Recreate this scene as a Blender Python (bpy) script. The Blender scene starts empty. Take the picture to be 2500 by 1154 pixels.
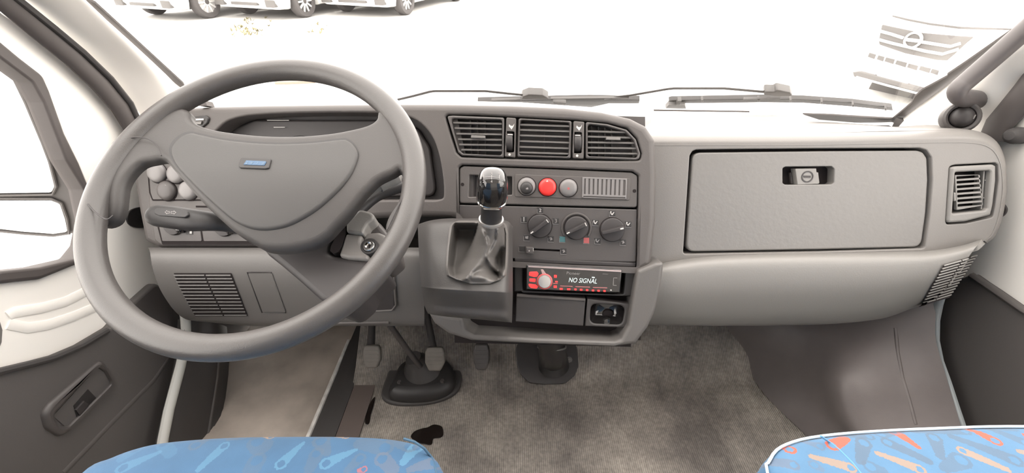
import bpy, bmesh, math, random
from mathutils import Vector as V, Matrix
from mathutils.bvhtree import BVHTree
from mathutils.geometry import intersect_line_line_2d
random.seed(7)
SC = bpy.context.scene
COL = SC.collection

# ---------------------------------------------------------------- camera, sky, exposure
F = 1100.0                                   # focal length in pixels of the 2500 px wide frame
PIT = math.radians(32)
CAM = V((0, 0, 0.95))                        # eye height above the cab floor
FW = V((0, math.cos(PIT), -math.sin(PIT)))
UP = V((0, math.sin(PIT), math.cos(PIT)))
RT = V((1, 0, 0))
cd = bpy.data.cameras.new('camera')
cd.sensor_fit = 'HORIZONTAL'; cd.sensor_width = 36.0; cd.lens = 36.0 * F / 2500.0
cd.clip_start = 0.02; cd.clip_end = 200
co = bpy.data.objects.new('camera', cd); COL.objects.link(co)
co.location = CAM; co.rotation_euler = (math.radians(90) - PIT, 0, 0)
SC.camera = co

SKY = 4.6
wd = bpy.data.worlds.new('overcast_sky'); SC.world = wd; wd.use_nodes = True
bg = wd.node_tree.nodes['Background']
bg.inputs[0].default_value = (1.0, 0.968, 0.93, 1); bg.inputs[1].default_value = SKY
SC.view_settings.view_transform = 'Standard'
SC.view_settings.look = 'None'
SC.view_settings.gamma = 1.0
SC.view_settings.use_curve_mapping = False
SC.view_settings.exposure = 0.65
SC.cycles.max_bounces = 10
SC.cycles.diffuse_bounces = 6
SC.cycles.transparent_max_bounces = 16
SC.cycles.caustics_reflective = False
SC.cycles.caustics_refractive = False
SC.cycles.use_denoising = True

# ---------------------------------------------------------------- geometry helpers
def ray(px, py):
    return FW + RT * ((px - 1250.0) / F) + UP * ((577.0 - py) / F)

def W(px, py, t):
    return CAM + ray(px, py) * t

class Plane:
    def __init__(s, o, n):
        s.o = V(o); s.n = V(n).normalized()
        if (CAM - s.o).dot(s.n) < 0: s.n = -s.n
        u = RT - s.n * RT.dot(s.n)
        if u.length < 0.2: u = V((0, 1, 0)) - s.n * s.n.y
        s.u = u.normalized(); s.v = s.n.cross(s.u)
    def hit(s, px, py, l=0.0):
        d = ray(px, py)
        return CAM + d * ((s.o + s.n * l - CAM).dot(s.n) / d.dot(s.n))
    def t(s, px, py):
        return (s.o - CAM).dot(s.n) / ray(px, py).dot(s.n)
    def to2(s, p):
        q = p - s.o
        return (q.dot(s.u), q.dot(s.v))
    def to3(s, a, l=0.0):
        return s.o + s.u * a[0] + s.v * a[1] + s.n * l
    def shift(s, l):
        return Plane(s.o + s.n * l, s.n)

def P3(a, b, c):
    a, b, c = W(*a), W(*b), W(*c)
    return Plane(a, (b - a).cross(c - a))

def area2(p):
    return 0.5 * sum(p[i][0] * p[(i + 1) % len(p)][1] - p[(i + 1) % len(p)][0] * p[i][1] for i in range(len(p)))

def round2(p, r, seg=5):
    n = len(p); out = []
    for i in range(n):
        a, b, c = V(p[i - 1]), V(p[i]), V(p[(i + 1) % n])
        d1, d2 = a - b, c - b
        l1, l2 = d1.length, d2.length
        if l1 < 1e-7 or l2 < 1e-7: continue
        d1 /= l1; d2 /= l2
        ang = math.acos(max(-1, min(1, d1.dot(d2))))
        if ang > math.radians(172) or r <= 0:
            out.append(tuple(b)); continue
        k = min(r / math.tan(ang / 2), 0.45 * l1, 0.45 * l2)
        p1, p2 = b + d1 * k, b + d2 * k
        for j in range(seg + 1):
            f = j / seg
            out.append(tuple(p1 * (1 - f) ** 2 + b * 2 * f * (1 - f) + p2 * f * f))
    return out

def catmull(p, sub, closed=False):
    n = len(p); out = []
    rng = n if closed else n - 1
    for i in range(rng):
        if closed:
            a, b, c, d = p[i - 1], p[i], p[(i + 1) % n], p[(i + 2) % n]
        else:
            b, c = p[i], p[i + 1]
            a = p[i - 1] if i > 0 else b + (b - c)
            d = p[i + 2] if i + 2 < n else c + (c - b)
        for j in range(sub):
            f = j / sub
            out.append(0.5 * ((2 * b) + (c - a) * f + (2 * a - 5 * b + 4 * c - d) * f * f + (3 * b - a - 3 * c + d) * f ** 3))
    if not closed: out.append(p[-1])
    return out

def inset2(p, d):
    n = len(p); out = []
    for i in range(n):
        a, b, c = V(p[i - 1]), V(p[i]), V(p[(i + 1) % n])
        e1 = (b - a); e2 = (c - b)
        if e1.length < 1e-9: e1 = e2
        if e2.length < 1e-9: e2 = e1
        e1.normalize(); e2.normalize()
        n1 = V((-e1.y, e1.x)); n2 = V((-e2.y, e2.x))
        m = n1 + n2
        if m.length < 1e-6: m = n1
        m.normalize()
        k = min(1.0 / max(m.dot(n1), 0.35), 2.5)
        q = b + m * d * k
        out.append((q.x, q.y))
    return out

def finish(bm, name, mat, parent=None, sharp=38, smooth=True, keep=()):
    bmesh.ops.recalc_face_normals(bm, faces=bm.faces)
    me = bpy.data.meshes.new(name)
    if smooth:
        lim = math.radians(sharp)
        for f in bm.faces: f.smooth = True
        for e in bm.edges:
            if len(e.link_faces) != 2 or e.calc_face_angle(0) > lim: e.smooth = False
        for e in keep:
            if e.is_valid: e.smooth = False
    bm.to_mesh(me); bm.free()
    return link(name, me, mat, parent)

def link(name, me, mat, parent=None):
    o = bpy.data.objects.new(name, me); COL.objects.link(o)
    if mat is not None: me.materials.append(mat)
    if parent is not None:
        o.parent = parent
        root = parent
        while root.parent is not None: root = root.parent
        if 'base' in root: o.matrix_parent_inverse = Matrix.Translation(-V(root['base'])) if parent == root else Matrix.Identity(4)
        if 'base' in root and parent != root: o.matrix_parent_inverse = Matrix.Identity(4)
    return o

def tag(o, label=None, cat=None, group=None, kind=None):
    if label: o['label'] = label
    if cat: o['category'] = cat
    if group: o['group'] = group
    if kind: o['kind'] = kind
    return o

def thing(name, loc, label, cat, group=None):
    o = bpy.data.objects.new(name, None); COL.objects.link(o)
    o.location = loc; o.empty_display_size = 0.05
    o['base'] = [float(c) for c in loc]
    return tag(o, label, cat, group)

def pts_on(pl, pts, lift, crown=None):
    if crown:
        out = []
        for q in pts:
            l = lift
            for _ in range(6): l = lift + crown(*pl.to2(pl.hit(q[0], q[1], l)))
            out.append(pl.to2(pl.hit(q[0], q[1], l)))
        return out
    return [pl.to2(q) if isinstance(q, V) else pl.to2(pl.hit(q[0], q[1], lift)) for q in pts]

def plate2(name, p, pl, mat, parent=None, lift=0.0, thick=0.02, bev=0.003, segs=3, holes=(), hbev=None, back=True, crown=None):
    """solid plate from 2D outline p in plane pl; its front stands lift above the plane."""
    if area2(p) < 0: p = p[::-1]
    bm = bmesh.new(); fronts, backs, keep = [], [], []
    def ring(pp, d, dep):
        q = inset2(pp, d) if abs(d) > 1e-9 else pp
        return [bm.verts.new(pl.to3(a, lift - dep)) for a in q]
    for k, q in enumerate([p] + [h if area2(h) < 0 else h[::-1] for h in holes]):
        b = bev if k == 0 else (bev * 0.6 if hbev is None else hbev)
        loops = []
        if b > 1e-6:
            for s in range(segs + 1):
                a = s / segs * math.pi / 2
                loops.append(ring(q, b * (1 - math.sin(a)), b * (1 - math.cos(a))))
        else:
            loops.append(ring(q, 0, 0))
        loops.append(ring(q, 0, max(thick, b + 1e-4)))
        n = len(q)
        for A, B in zip(loops, loops[1:]):
            for i in range(n):
                bm.faces.new((A[i], B[i], B[(i + 1) % n], A[(i + 1) % n]))
        fr = [bm.edges.get((loops[0][i], loops[0][(i + 1) % n])) for i in range(n)]
        bk = [bm.edges.get((loops[-1][i], loops[-1][(i + 1) % n])) for i in range(n)]
        fronts += fr; backs += bk; keep += fr
    bmesh.ops.triangle_fill(bm, edges=fronts, use_beauty=True)
    if back: bmesh.ops.triangle_fill(bm, edges=backs, use_beauty=True)
    if crown:
        for ax, k in ((pl.u, 0), (pl.v, 1)):
            lo, hi = min(a[k] for a in p), max(a[k] for a in p)
            for i in range(1, 18):
                c = lo + (hi - lo) * i / 18
                bmesh.ops.bisect_plane(bm, geom=bm.verts[:] + bm.edges[:] + bm.faces[:], dist=1e-6, plane_co=pl.o + ax * c, plane_no=ax)
        for v in bm.verts: v.co += pl.n * crown(*pl.to2(v.co))
        keep = [e for e in keep if e.is_valid]
    return finish(bm, name, mat, parent, keep=keep)

def plate(name, pts, pl, mat, parent=None, lift=0.0, thick=0.02, bev=0.003, segs=3, r=0.0, holes=(), hr=0.0, hbev=None, smooth=0, hsmooth=0, rseg=5, hlift=None, crown=None):
    p = pts_on(pl, pts, lift, crown)
    p = [tuple(q) for q in catmull([V(a) for a in p], smooth, True)] if smooth else round2(p, r, rseg)
    hs = []
    for h in holes:
        q = pts_on(pl, h, lift if hlift is None else hlift)
        hs.append([tuple(a) for a in catmull([V(b) for b in q], hsmooth, True)] if hsmooth else round2(q, hr, rseg))
    return plate2(name, p, pl, mat, parent, lift, thick, bev, segs, hs, hbev, crown=crown)

def grid(name, G, mat, parent=None, thick=0.012, closed_u=False, sharp=50, cap=True):
    """solid sheet from a grid of points; thickness goes away from the eye."""
    m, n = len(G), len(G[0])
    bm = bmesh.new()
    N = [[None] * n for _ in range(m)]
    for i in range(m):
        for j in range(n):
            a = G[min(i + 1, m - 1)][j] - G[max(i - 1, 0)][j]
            if closed_u: b = G[i][(j + 1) % n] - G[i][j - 1]
            else: b = G[i][min(j + 1, n - 1)] - G[i][max(j - 1, 0)]
            c = a.cross(b)
            N[i][j] = c.normalized() if c.length > 1e-12 else V((0, 0, 1))
    mi, mj = m // 2, n // 2
    if not closed_u and N[mi][mj].dot(CAM - G[mi][mj]) < 0:
        N = [[-q for q in r] for r in N]
    A = [[bm.verts.new(p) for p in r] for r in G]
    B = [[bm.verts.new(G[i][j] - N[i][j] * thick) for j in range(n)] for i in range(m)] if thick else None
    rn = n if closed_u else n - 1
    keep = []
    for L in ([A, B] if thick else [A]):
        for i in range(m - 1):
            for j in range(rn):
                bm.faces.new((L[i][j], L[i][(j + 1) % n], L[i + 1][(j + 1) % n], L[i + 1][j]))
    if thick:
        for j in range(rn):
            for i in (0, m - 1):
                bm.faces.new((A[i][j], A[i][(j + 1) % n], B[i][(j + 1) % n], B[i][j]))
        if not closed_u:
            for i in range(m - 1):
                for j in (0, n - 1):
                    bm.faces.new((A[i][j], A[i + 1][j], B[i + 1][j], B[i][j]))
    return finish(bm, name, mat, parent, sharp=sharp)

def patch_pts(rows, nu=6, nv=5):
    R = [catmull([W(*q) if not isinstance(q, V) else q for q in r], nu) for r in rows]
    cols = [catmull([r[j] for r in R], nv) for j in range(len(R[0]))]
    return [[c[i] for c in cols] for i in range(len(cols[0]))]

def patch(name, rows, mat, parent=None, nu=6, nv=5, thick=0.012, sharp=50):
    return grid(name, patch_pts(rows, nu, nv), mat, parent, thick, sharp=sharp)

def bvh_of(o):
    me = o.data
    return BVHTree.FromPolygons([v.co.copy() for v in me.vertices], [tuple(p.vertices) for p in me.polygons])

def drape(bvh, px, py, lift=0.0, fallback=0.85):
    d = ray(px, py).normalized()
    loc, nrm, _, _ = bvh.ray_cast(CAM, d)
    if loc is None: return W(px, py, fallback)
    if nrm.dot(d) > 0: nrm = -nrm
    return loc + nrm * lift

def frames(P, closed):
    n = len(P); T = []
    for i in range(n):
        if closed: t = P[(i + 1) % n] - P[i - 1]
        else: t = P[min(i + 1, n - 1)] - P[max(i - 1, 0)]
        T.append(t.normalized())
    a = T[0].orthogonal().normalized()
    up = V((0, 0, 1)) - T[0] * T[0].z
    if up.length > 0.2: a = up.normalized()
    out = []
    for t in T:
        a = (a - t * a.dot(t)).normalized()
        out.append((t, a, t.cross(a)))
    return out

def tube(name, P, r, mat, parent=None, seg=10, closed=False, flat=None, normal=None, sharp=45):
    """round bar along P; r a number or one per point; flat = second radius ratio across `normal`."""
    n = len(P); bm = bmesh.new(); L = []
    for i, (t, a, b) in enumerate(frames(P, closed)):
        if normal is not None:
            a = (normal - t * normal.dot(t)).normalized(); b = t.cross(a)
        ri = r[i] if isinstance(r, (list, tuple)) else r
        k = 1.0 if flat is None else (flat[i] if isinstance(flat, (list, tuple)) else flat)
        L.append([bm.verts.new(P[i] + (a * math.cos(2 * math.pi * j / seg) * k + b * math.sin(2 * math.pi * j / seg)) * ri) for j in range(seg)])
    for i in range(n if closed else n - 1):
        A, B = L[i], L[(i + 1) % n]
        for j in range(seg):
            bm.faces.new((A[j], A[(j + 1) % seg], B[(j + 1) % seg], B[j]))
    if not closed:
        bm.faces.new(L[0][::-1]); bm.faces.new(L[-1])
    return finish(bm, name, mat, parent, sharp=sharp)

def lathe(name, prof, o, axis, mat, parent=None, seg=32, sx=1.0, sy=1.0, xdir=None, sharp=40, power=None):
    """prof: (radius, height) pairs along axis from o."""
    axis = V(axis).normalized()
    x = V(xdir) if xdir is not None else RT
    x = (x - axis * x.dot(axis)).normalized(); y = axis.cross(x)
    bm = bmesh.new(); L = []
    for r, h in prof:
        if r < 1e-6:
            L.append([bm.verts.new(V(o) + axis * h)]); continue
        ring = []
        for j in range(seg):
            a = 2 * math.pi * j / seg
            c, s = math.cos(a), math.sin(a)
            if power:
                k = (abs(c) ** power + abs(s) ** power) ** (-1.0 / power); c *= k; s *= k
            ring.append(bm.verts.new(V(o) + axis * h + x * (c * r * sx) + y * (s * r * sy)))
        L.append(ring)
    for A, B in zip(L, L[1:]):
        for j in range(seg):
            q = []
            for v in (A[j % len(A)], A[(j + 1) % len(A)], B[(j + 1) % len(B)], B[j % len(B)]):
                if v not in q: q.append(v)
            if len(q) > 2: bm.faces.new(q)
    if len(L[0]) > 1: bm.faces.new(L[0][::-1])
    if len(L[-1]) > 1: bm.faces.new(L[-1])
    return finish(bm, name, mat, parent, sharp=sharp)

def box(name, lo, hi, mat, parent=None, bev=0.0):
    bm = bmesh.new()
    bmesh.ops.create_cube(bm, size=1.0)
    lo, hi = V(lo), V(hi)
    for v in bm.verts:
        v.co = V(((lo.x + hi.x) / 2 + v.co.x * (hi.x - lo.x), (lo.y + hi.y) / 2 + v.co.y * (hi.y - lo.y), (lo.z + hi.z) / 2 + v.co.z * (hi.z - lo.z)))
    if bev: bmesh.ops.bevel(bm, geom=bm.edges[:], offset=bev, segments=2, affect='EDGES', profile=0.5)
    return finish(bm, name, mat, parent)

def bar(name, a, b, w, h, pl_n, mat, parent=None, bev=0.0):
    """square bar from a to b; w across, h along the normal pl_n (front at the points)."""
    d = (b - a).normalized(); n = V(pl_n); n = (n - d * n.dot(d)).normalized(); c = d.cross(n)
    bm = bmesh.new(); vs = []
    for p in (a, b):
        vs.append([bm.verts.new(p + c * sx * w / 2 + n * sy * h) for sx, sy in ((-1, -1), (1, -1), (1, 0), (-1, 0))])
    for j in range(4):
        bm.faces.new((vs[0][j], vs[0][(j + 1) % 4], vs[1][(j + 1) % 4], vs[1][j]))
    bm.faces.new(vs[0]); bm.faces.new(vs[1])
    return finish(bm, name, mat, parent, smooth=False)

def disc_outline(c, r, n=28, ry=None, pl=None):
    ry = r if ry is None else ry
    return [(c[0] + r * math.cos(2 * math.pi * k / n), c[1] + ry * math.sin(2 * math.pi * k / n)) for k in range(n)]

def text(name, s, pl, px, py, wpx, mat, parent=None, lift=0.001, rot=0.0, shear=0.0, ext=0.0003, spacing=1.0, hscale=1.0):
    """lettering in plane pl, centred on a pixel, wpx pixels wide as seen."""
    cu = bpy.data.curves.new(name, 'FONT'); cu.body = s; cu.size = 1.0; cu.extrude = 0.0
    cu.shear = shear; cu.space_character = spacing; cu.resolution_u = 3
    tmp = bpy.data.objects.new(name, cu); COL.objects.link(tmp)
    bpy.context.view_layer.update()
    me = bpy.data.meshes.new_from_object(tmp)
    bpy.data.objects.remove(tmp); bpy.data.curves.remove(cu)
    xs = [v.co.x for v in me.vertices]; ys = [v.co.y for v in me.vertices]
    cx, cy, w = (min(xs) + max(xs)) / 2, (min(ys) + max(ys)) / 2, max(xs) - min(xs)
    c = pl.hit(px, py, lift)
    a = pl.hit(px - wpx / 2, py, lift); b = pl.hit(px + wpx / 2, py, lift)
    k = (b - a).length / w
    cr, sr = math.cos(rot), math.sin(rot)
    for v in me.vertices:
        x, y = (v.co.x - cx) * k, (v.co.y - cy) * k * hscale
        x, y = x * cr - y * sr, x * sr + y * cr
        v.co = c + pl.u * x + pl.v * y
    me.materials.clear()
    return link(name, me, mat, parent)

def poly(name, pts, pl, mat, parent=None, lift=0.001, thick=0.0006, r=0.0, bev=0.0):
    return plate(name, pts, pl, mat, parent, lift=lift, thick=thick, bev=bev, segs=1, r=r, rseg=3)

# ---------------------------------------------------------------- materials
def mat(name, col, rough=0.5, bump=None, spec=0.5, metal=0.0, coat=0.0, vary=0.0, emit=None, vscale=14):
    m = bpy.data.materials.new(name); m.use_nodes = True
    nt = m.node_tree; N = nt.nodes; L = nt.links
    b = N['Principled BSDF']
    b.inputs['Base Color'].default_value = (*col, 1)
    b.inputs['Roughness'].default_value = rough
    b.inputs['Specular IOR Level'].default_value = spec
    b.inputs['Metallic'].default_value = metal
    b.inputs['Coat Weight'].default_value = coat
    if emit:
        b.inputs['Emission Color'].default_value = (*emit[0], 1); b.inputs['Emission Strength'].default_value = emit[1]
    geo = N.new('ShaderNodeNewGeometry')
    if vary:
        nz = N.new('ShaderNodeTexNoise'); nz.inputs['Scale'].default_value = vscale; nz.inputs['Detail'].default_value = 6
        L.new(geo.outputs['Position'], nz.inputs['Vector'])
        mx = N.new('ShaderNodeMix'); mx.data_type = 'RGBA'
        mx.inputs[6].default_value = (*[c * (1 - vary) for c in col], 1)
        mx.inputs[7].default_value = (*[min(1, c * (1 + vary)) for c in col], 1)
        L.new(nz.outputs['Fac'], mx.inputs[0]); L.new(mx.outputs[2], b.inputs['Base Color'])
    if bump:
        kind, scale, strength = bump
        if kind == 'leather':
            tx = N.new('ShaderNodeTexVoronoi'); tx.feature = 'SMOOTH_F1'; tx.inputs['Scale'].default_value = scale; out = tx.outputs['Distance']
        else:
            tx = N.new('ShaderNodeTexNoise'); tx.inputs['Scale'].default_value = scale; tx.inputs['Detail'].default_value = 4; out = tx.outputs['Fac']
        L.new(geo.outputs['Position'], tx.inputs['Vector'])
        bp = N.new('ShaderNodeBump'); bp.inputs['Strength'].default_value = strength; bp.inputs['Distance'].default_value = 0.001
        L.new(out, bp.inputs['Height']); L.new(bp.outputs['Normal'], b.inputs['Normal'])
    return m

M = {}
M['dash'] = mat('dash_grey_plastic', (0.078, 0.0695, 0.066), 0.55, ('leather', 520, 0.10))
M['dash_mid'] = mat('dash_mid_grey_plastic', (0.160, 0.150, 0.141), 0.45, ('leather', 520, 0.10))
M['dash_light'] = mat('dash_light_grey_plastic', (0.190, 0.181, 0.170), 0.5, ('leather', 520, 0.10))
M['panel'] = mat('dark_grey_panel_plastic', (0.064, 0.057, 0.055), 0.45, ('noise', 500, 0.1))
M['panel_lo'] = mat('charcoal_plastic', (0.030, 0.026, 0.026), 0.55)
M['black'] = mat('black_plastic', (0.022, 0.020, 0.020), 0.5)
M['gap'] = mat('black_gap', (0.024, 0.020, 0.020), 0.9, spec=0.1)
M['gloss'] = mat('gloss_black', (0.012, 0.011, 0.011), 0.12, coat=0.6)
M['wheel'] = mat('wheel_polyurethane', (0.062, 0.057, 0.0545), 0.36, ('leather', 800, 0.12))
M['pad'] = mat('wheel_pad_plastic', (0.050, 0.0475, 0.046), 0.5, ('noise', 700, 0.08), spec=0.4)
M['hub'] = mat('wheel_centre_plastic', (0.047, 0.043, 0.041), 0.5, ('leather', 800, 0.1), spec=0.4)
M['cream'] = mat('white_painted_steel', (0.87, 0.84, 0.79), 0.35, coat=0.2)
M['lining'] = mat('pale_headlining', (0.78, 0.75, 0.72), 0.8)
M['trim'] = mat('dark_door_trim', (0.085, 0.077, 0.074), 0.75, ('noise', 260, 0.2))
M['rubber'] = mat('black_rubber', (0.045, 0.041, 0.040), 0.6, ('noise', 300, 0.15))
M['seal'] = mat('brown_black_seal_rubber', (0.070, 0.060, 0.057), 0.6)
M['strip'] = mat('pale_grey_edge_strip', (0.62, 0.62, 0.59), 0.5)
M['red'] = mat('red_button', (0.75, 0.035, 0.03), 0.35)
M['red_lit'] = mat('lit_red_key', (0.7, 0.03, 0.03), 0.4, emit=((1.0, 0.05, 0.05), 0.55))
M['pink_lit'] = mat('dim_lit_key', (0.4, 0.08, 0.08), 0.4, emit=((1.0, 0.12, 0.12), 0.12))
M['lcd'] = mat('lcd_letters', (0.5, 0.6, 0.58), 0.4, emit=((0.80, 1.0, 0.97), 0.30))
M['knobgrey'] = mat('grey_button', (0.17, 0.16, 0.157), 0.4)
M['white'] = mat('white_print', (0.50, 0.48, 0.46), 0.5)
M['dimwhite'] = mat('grey_print', (0.24, 0.225, 0.22), 0.5)
M['silver'] = mat('brushed_metal', (0.50, 0.48, 0.46), 0.38, metal=0.7)
M['chrome'] = mat('chrome', (0.8, 0.79, 0.77), 0.12, metal=1.0)
M['lid'] = mat('grained_lid_plastic', (0.155, 0.147, 0.139), 0.42, ('noise', 130, 0.35))
M['knee'] = mat('knee_panel_grey', (0.100, 0.094, 0.090), 0.5, ('leather', 520, 0.1))
M['pod'] = mat('pod_grey', (0.052, 0.048, 0.046), 0.5, ('leather', 520, 0.1))
M['handle'] = mat('handle_grey', (0.085, 0.074, 0.073), 0.5)
M['drawer'] = mat('drawer_charcoal', (0.041, 0.037, 0.036), 0.45)
M['frame'] = mat('frame_grey_plastic', (0.100, 0.093, 0.088), 0.5, ('leather', 520, 0.10))
M['mirrorcase'] = mat('mirror_case_grey', (0.050, 0.046, 0.045), 0.5)
M['leather'] = mat('boot_leather', (0.112, 0.104, 0.098), 0.42, ('leather', 700, 0.15))
M['carpet'] = mat('dark_moulded_carpet', (0.150, 0.132, 0.127), 0.5, ('noise', 500, 0.15), vary=0.2)
M['step'] = mat('brown_worn_step_mat', (0.44, 0.385, 0.335), 0.55, ('noise', 90, 0.3), vary=0.55, vscale=11)
M['edge'] = mat('scuffed_metal_edge', (0.62, 0.60, 0.57), 0.5, vary=0.5, vscale=60)
M['teal'] = mat('teal_mark', (0.05, 0.14, 0.15), 0.5)
M['redmark'] = mat('pale_red_mark', (0.36, 0.085, 0.085), 0.5)
M['blue'] = mat('blue_emblem', (0.045, 0.095, 0.17), 0.5)
M['bluelight'] = mat('pale_blue_letters', (0.13, 0.19, 0.25), 0.5)
M['carpaint'] = mat('white_car_paint', (0.82, 0.82, 0.81), 0.25, coat=0.5)
M['tyre'] = mat('tyre_rubber', (0.070, 0.065, 0.064), 0.8)
M['cardark'] = mat('dark_car_plastic', (0.070, 0.065, 0.063), 0.6)
M['cargrey'] = mat('grey_car_plastic', (0.10, 0.095, 0.092), 0.5)
M['carglass'] = mat('dark_car_glass', (0.30, 0.31, 0.31), 0.1)
M['rim'] = mat('alloy_rim', (0.7, 0.69, 0.68), 0.3, metal=0.3)
M['plate'] = mat('number_plate_white', (0.85, 0.87, 0.88), 0.4)
M['wiper'] = mat('wiper_black', (0.040, 0.037, 0.036), 0.5)
M['wipergrey'] = mat('wiper_grey', (0.10, 0.095, 0.092), 0.45)
M['pedal'] = mat('worn_pedal_rubber', (0.12, 0.108, 0.095), 0.6, ('noise', 200, 0.2), vary=0.3, vscale=40)
M['oil'] = mat('wet_oil', (0.012, 0.009, 0.008), 0.12)
M['weed'] = mat('dry_weed', (0.19, 0.17, 0.09), 0.8, vary=0.4)

def glass_mat():
    m = bpy.data.materials.new('clear_glass'); m.use_nodes = True
    nt = m.node_tree; N = nt.nodes; L = nt.links
    N.remove(N['Principled BSDF'])
    tr = N.new('ShaderNodeBsdfTransparent'); tr.inputs[0].default_value = (0.95, 0.938, 0.928, 1)
    gl = N.new('ShaderNodeBsdfGlossy'); gl.inputs['Roughness'].default_value = 0.02
    lw = N.new('ShaderNodeLayerWeight'); lw.inputs[0].default_value = 0.5
    pw = N.new('ShaderNodeMath'); pw.operation = 'POWER'; pw.inputs[1].default_value = 5.0; L.new(lw.outputs['Facing'], pw.inputs[0])
    fr = N.new('ShaderNodeMath'); fr.operation = 'MULTIPLY_ADD'; fr.inputs[1].default_value = 0.9; fr.inputs[2].default_value = 0.02; L.new(pw.outputs[0], fr.inputs[0])
    mx = N.new('ShaderNodeMixShader')
    L.new(fr.outputs[0], mx.inputs[0]); L.new(tr.outputs[0], mx.inputs[1]); L.new(gl.outputs[0], mx.inputs[2])
    L.new(mx.outputs[0], N['Material Output'].inputs['Surface'])
    return m
M['glass'] = glass_mat()
M['mirror'] = mat('mirror_glass', (0.9, 0.9, 0.9), 0.03, metal=1.0)

def floor_mat():
    m = mat('ribbed_rubber_floor', (0.115, 0.104, 0.096), 0.55)
    nt = m.node_tree; N = nt.nodes; L = nt.links; b = N['Principled BSDF']
    geo = N.new('ShaderNodeNewGeometry')
    wv = N.new('ShaderNodeTexWave'); wv.bands_direction = 'X'; wv.inputs['Scale'].default_value = 68.0; wv.inputs['Distortion'].default_value = 0.15
    L.new(geo.outputs['Position'], wv.inputs['Vector'])
    nz = N.new('ShaderNodeTexNoise'); nz.inputs['Scale'].default_value = 5.5; nz.inputs['Detail'].default_value = 8; nz.inputs['Roughness'].default_value = 0.62
    L.new(geo.outputs['Position'], nz.inputs['Vector'])
    cr = N.new('ShaderNodeValToRGB')
    cr.color_ramp.elements[0].position = 0.36; cr.color_ramp.elements[0].color = (0.125, 0.112, 0.101, 1)
    cr.color_ramp.elements[1].position = 0.68; cr.color_ramp.elements[1].color = (0.36, 0.325, 0.285, 1)
    L.new(nz.outputs['Fac'], cr.inputs[0])
    mp = N.new('ShaderNodeMapRange'); mp.inputs[3].default_value = 0.70; mp.inputs[4].default_value = 1.05
    L.new(wv.outputs['Fac'], mp.inputs[0])
    n2 = N.new('ShaderNodeTexNoise'); n2.inputs['Scale'].default_value = 120; n2.inputs['Detail'].default_value = 3
    L.new(geo.outputs['Position'], n2.inputs['Vector'])
    mp2 = N.new('ShaderNodeMapRange'); mp2.inputs[1].default_value = 0.3; mp2.inputs[2].default_value = 0.75; mp2.inputs[3].default_value = 0.8; mp2.inputs[4].default_value = 1.3
    L.new(n2.outputs['Fac'], mp2.inputs[0])
    mu = N.new('ShaderNodeMath'); mu.operation = 'MULTIPLY'; L.new(mp.outputs[0], mu.inputs[0]); L.new(mp2.outputs[0], mu.inputs[1])
    # paler patch, fading outwards, at the foot of the toe board
    sbv = N.new('ShaderNodeVectorMath'); sbv.operation = 'SUBTRACT'; sbv.inputs[1].default_value = (0.22, 0.86, 0.04); L.new(geo.outputs['Position'], sbv.inputs[0])
    dv = N.new('ShaderNodeVectorMath'); dv.operation = 'MULTIPLY'; dv.inputs[1].default_value = (5.5, 11.0, 9.0); L.new(sbv.outputs[0], dv.inputs[0])
    ln = N.new('ShaderNodeVectorMath'); ln.operation = 'LENGTH'; L.new(dv.outputs[0], ln.inputs[0])
    mp3 = N.new('ShaderNodeMapRange'); mp3.interpolation_type = 'SMOOTHSTEP'; mp3.inputs[1].default_value = 1.0; mp3.inputs[2].default_value = 0.3; mp3.inputs[3].default_value = 1.0; mp3.inputs[4].default_value = 1.7; L.new(ln.outputs['Value'], mp3.inputs[0])
    mu2 = N.new('ShaderNodeMath'); mu2.operation = 'MULTIPLY'; L.new(mu.outputs[0], mu2.inputs[0]); L.new(mp3.outputs[0], mu2.inputs[1]); mu = mu2
    vm = N.new('ShaderNodeVectorMath'); vm.operation = 'SCALE'
    L.new(cr.outputs[0], vm.inputs[0]); L.new(mu.outputs[0], vm.inputs['Scale'])
    L.new(vm.outputs[0], b.inputs['Base Color'])
    bp = N.new('ShaderNodeBump'); bp.inputs['Strength'].default_value = 0.6; bp.inputs['Distance'].default_value = 0.002
    L.new(wv.outputs['Fac'], bp.inputs['Height']); L.new(bp.outputs[0], b.inputs['Normal'])
    return m
M['floor'] = floor_mat()

def ground_mat():
    m = mat('pale_concrete', (0.62, 0.61, 0.59), 0.8, vary=0.06, vscale=2)
    return m
M['ground'] = ground_mat()

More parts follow.
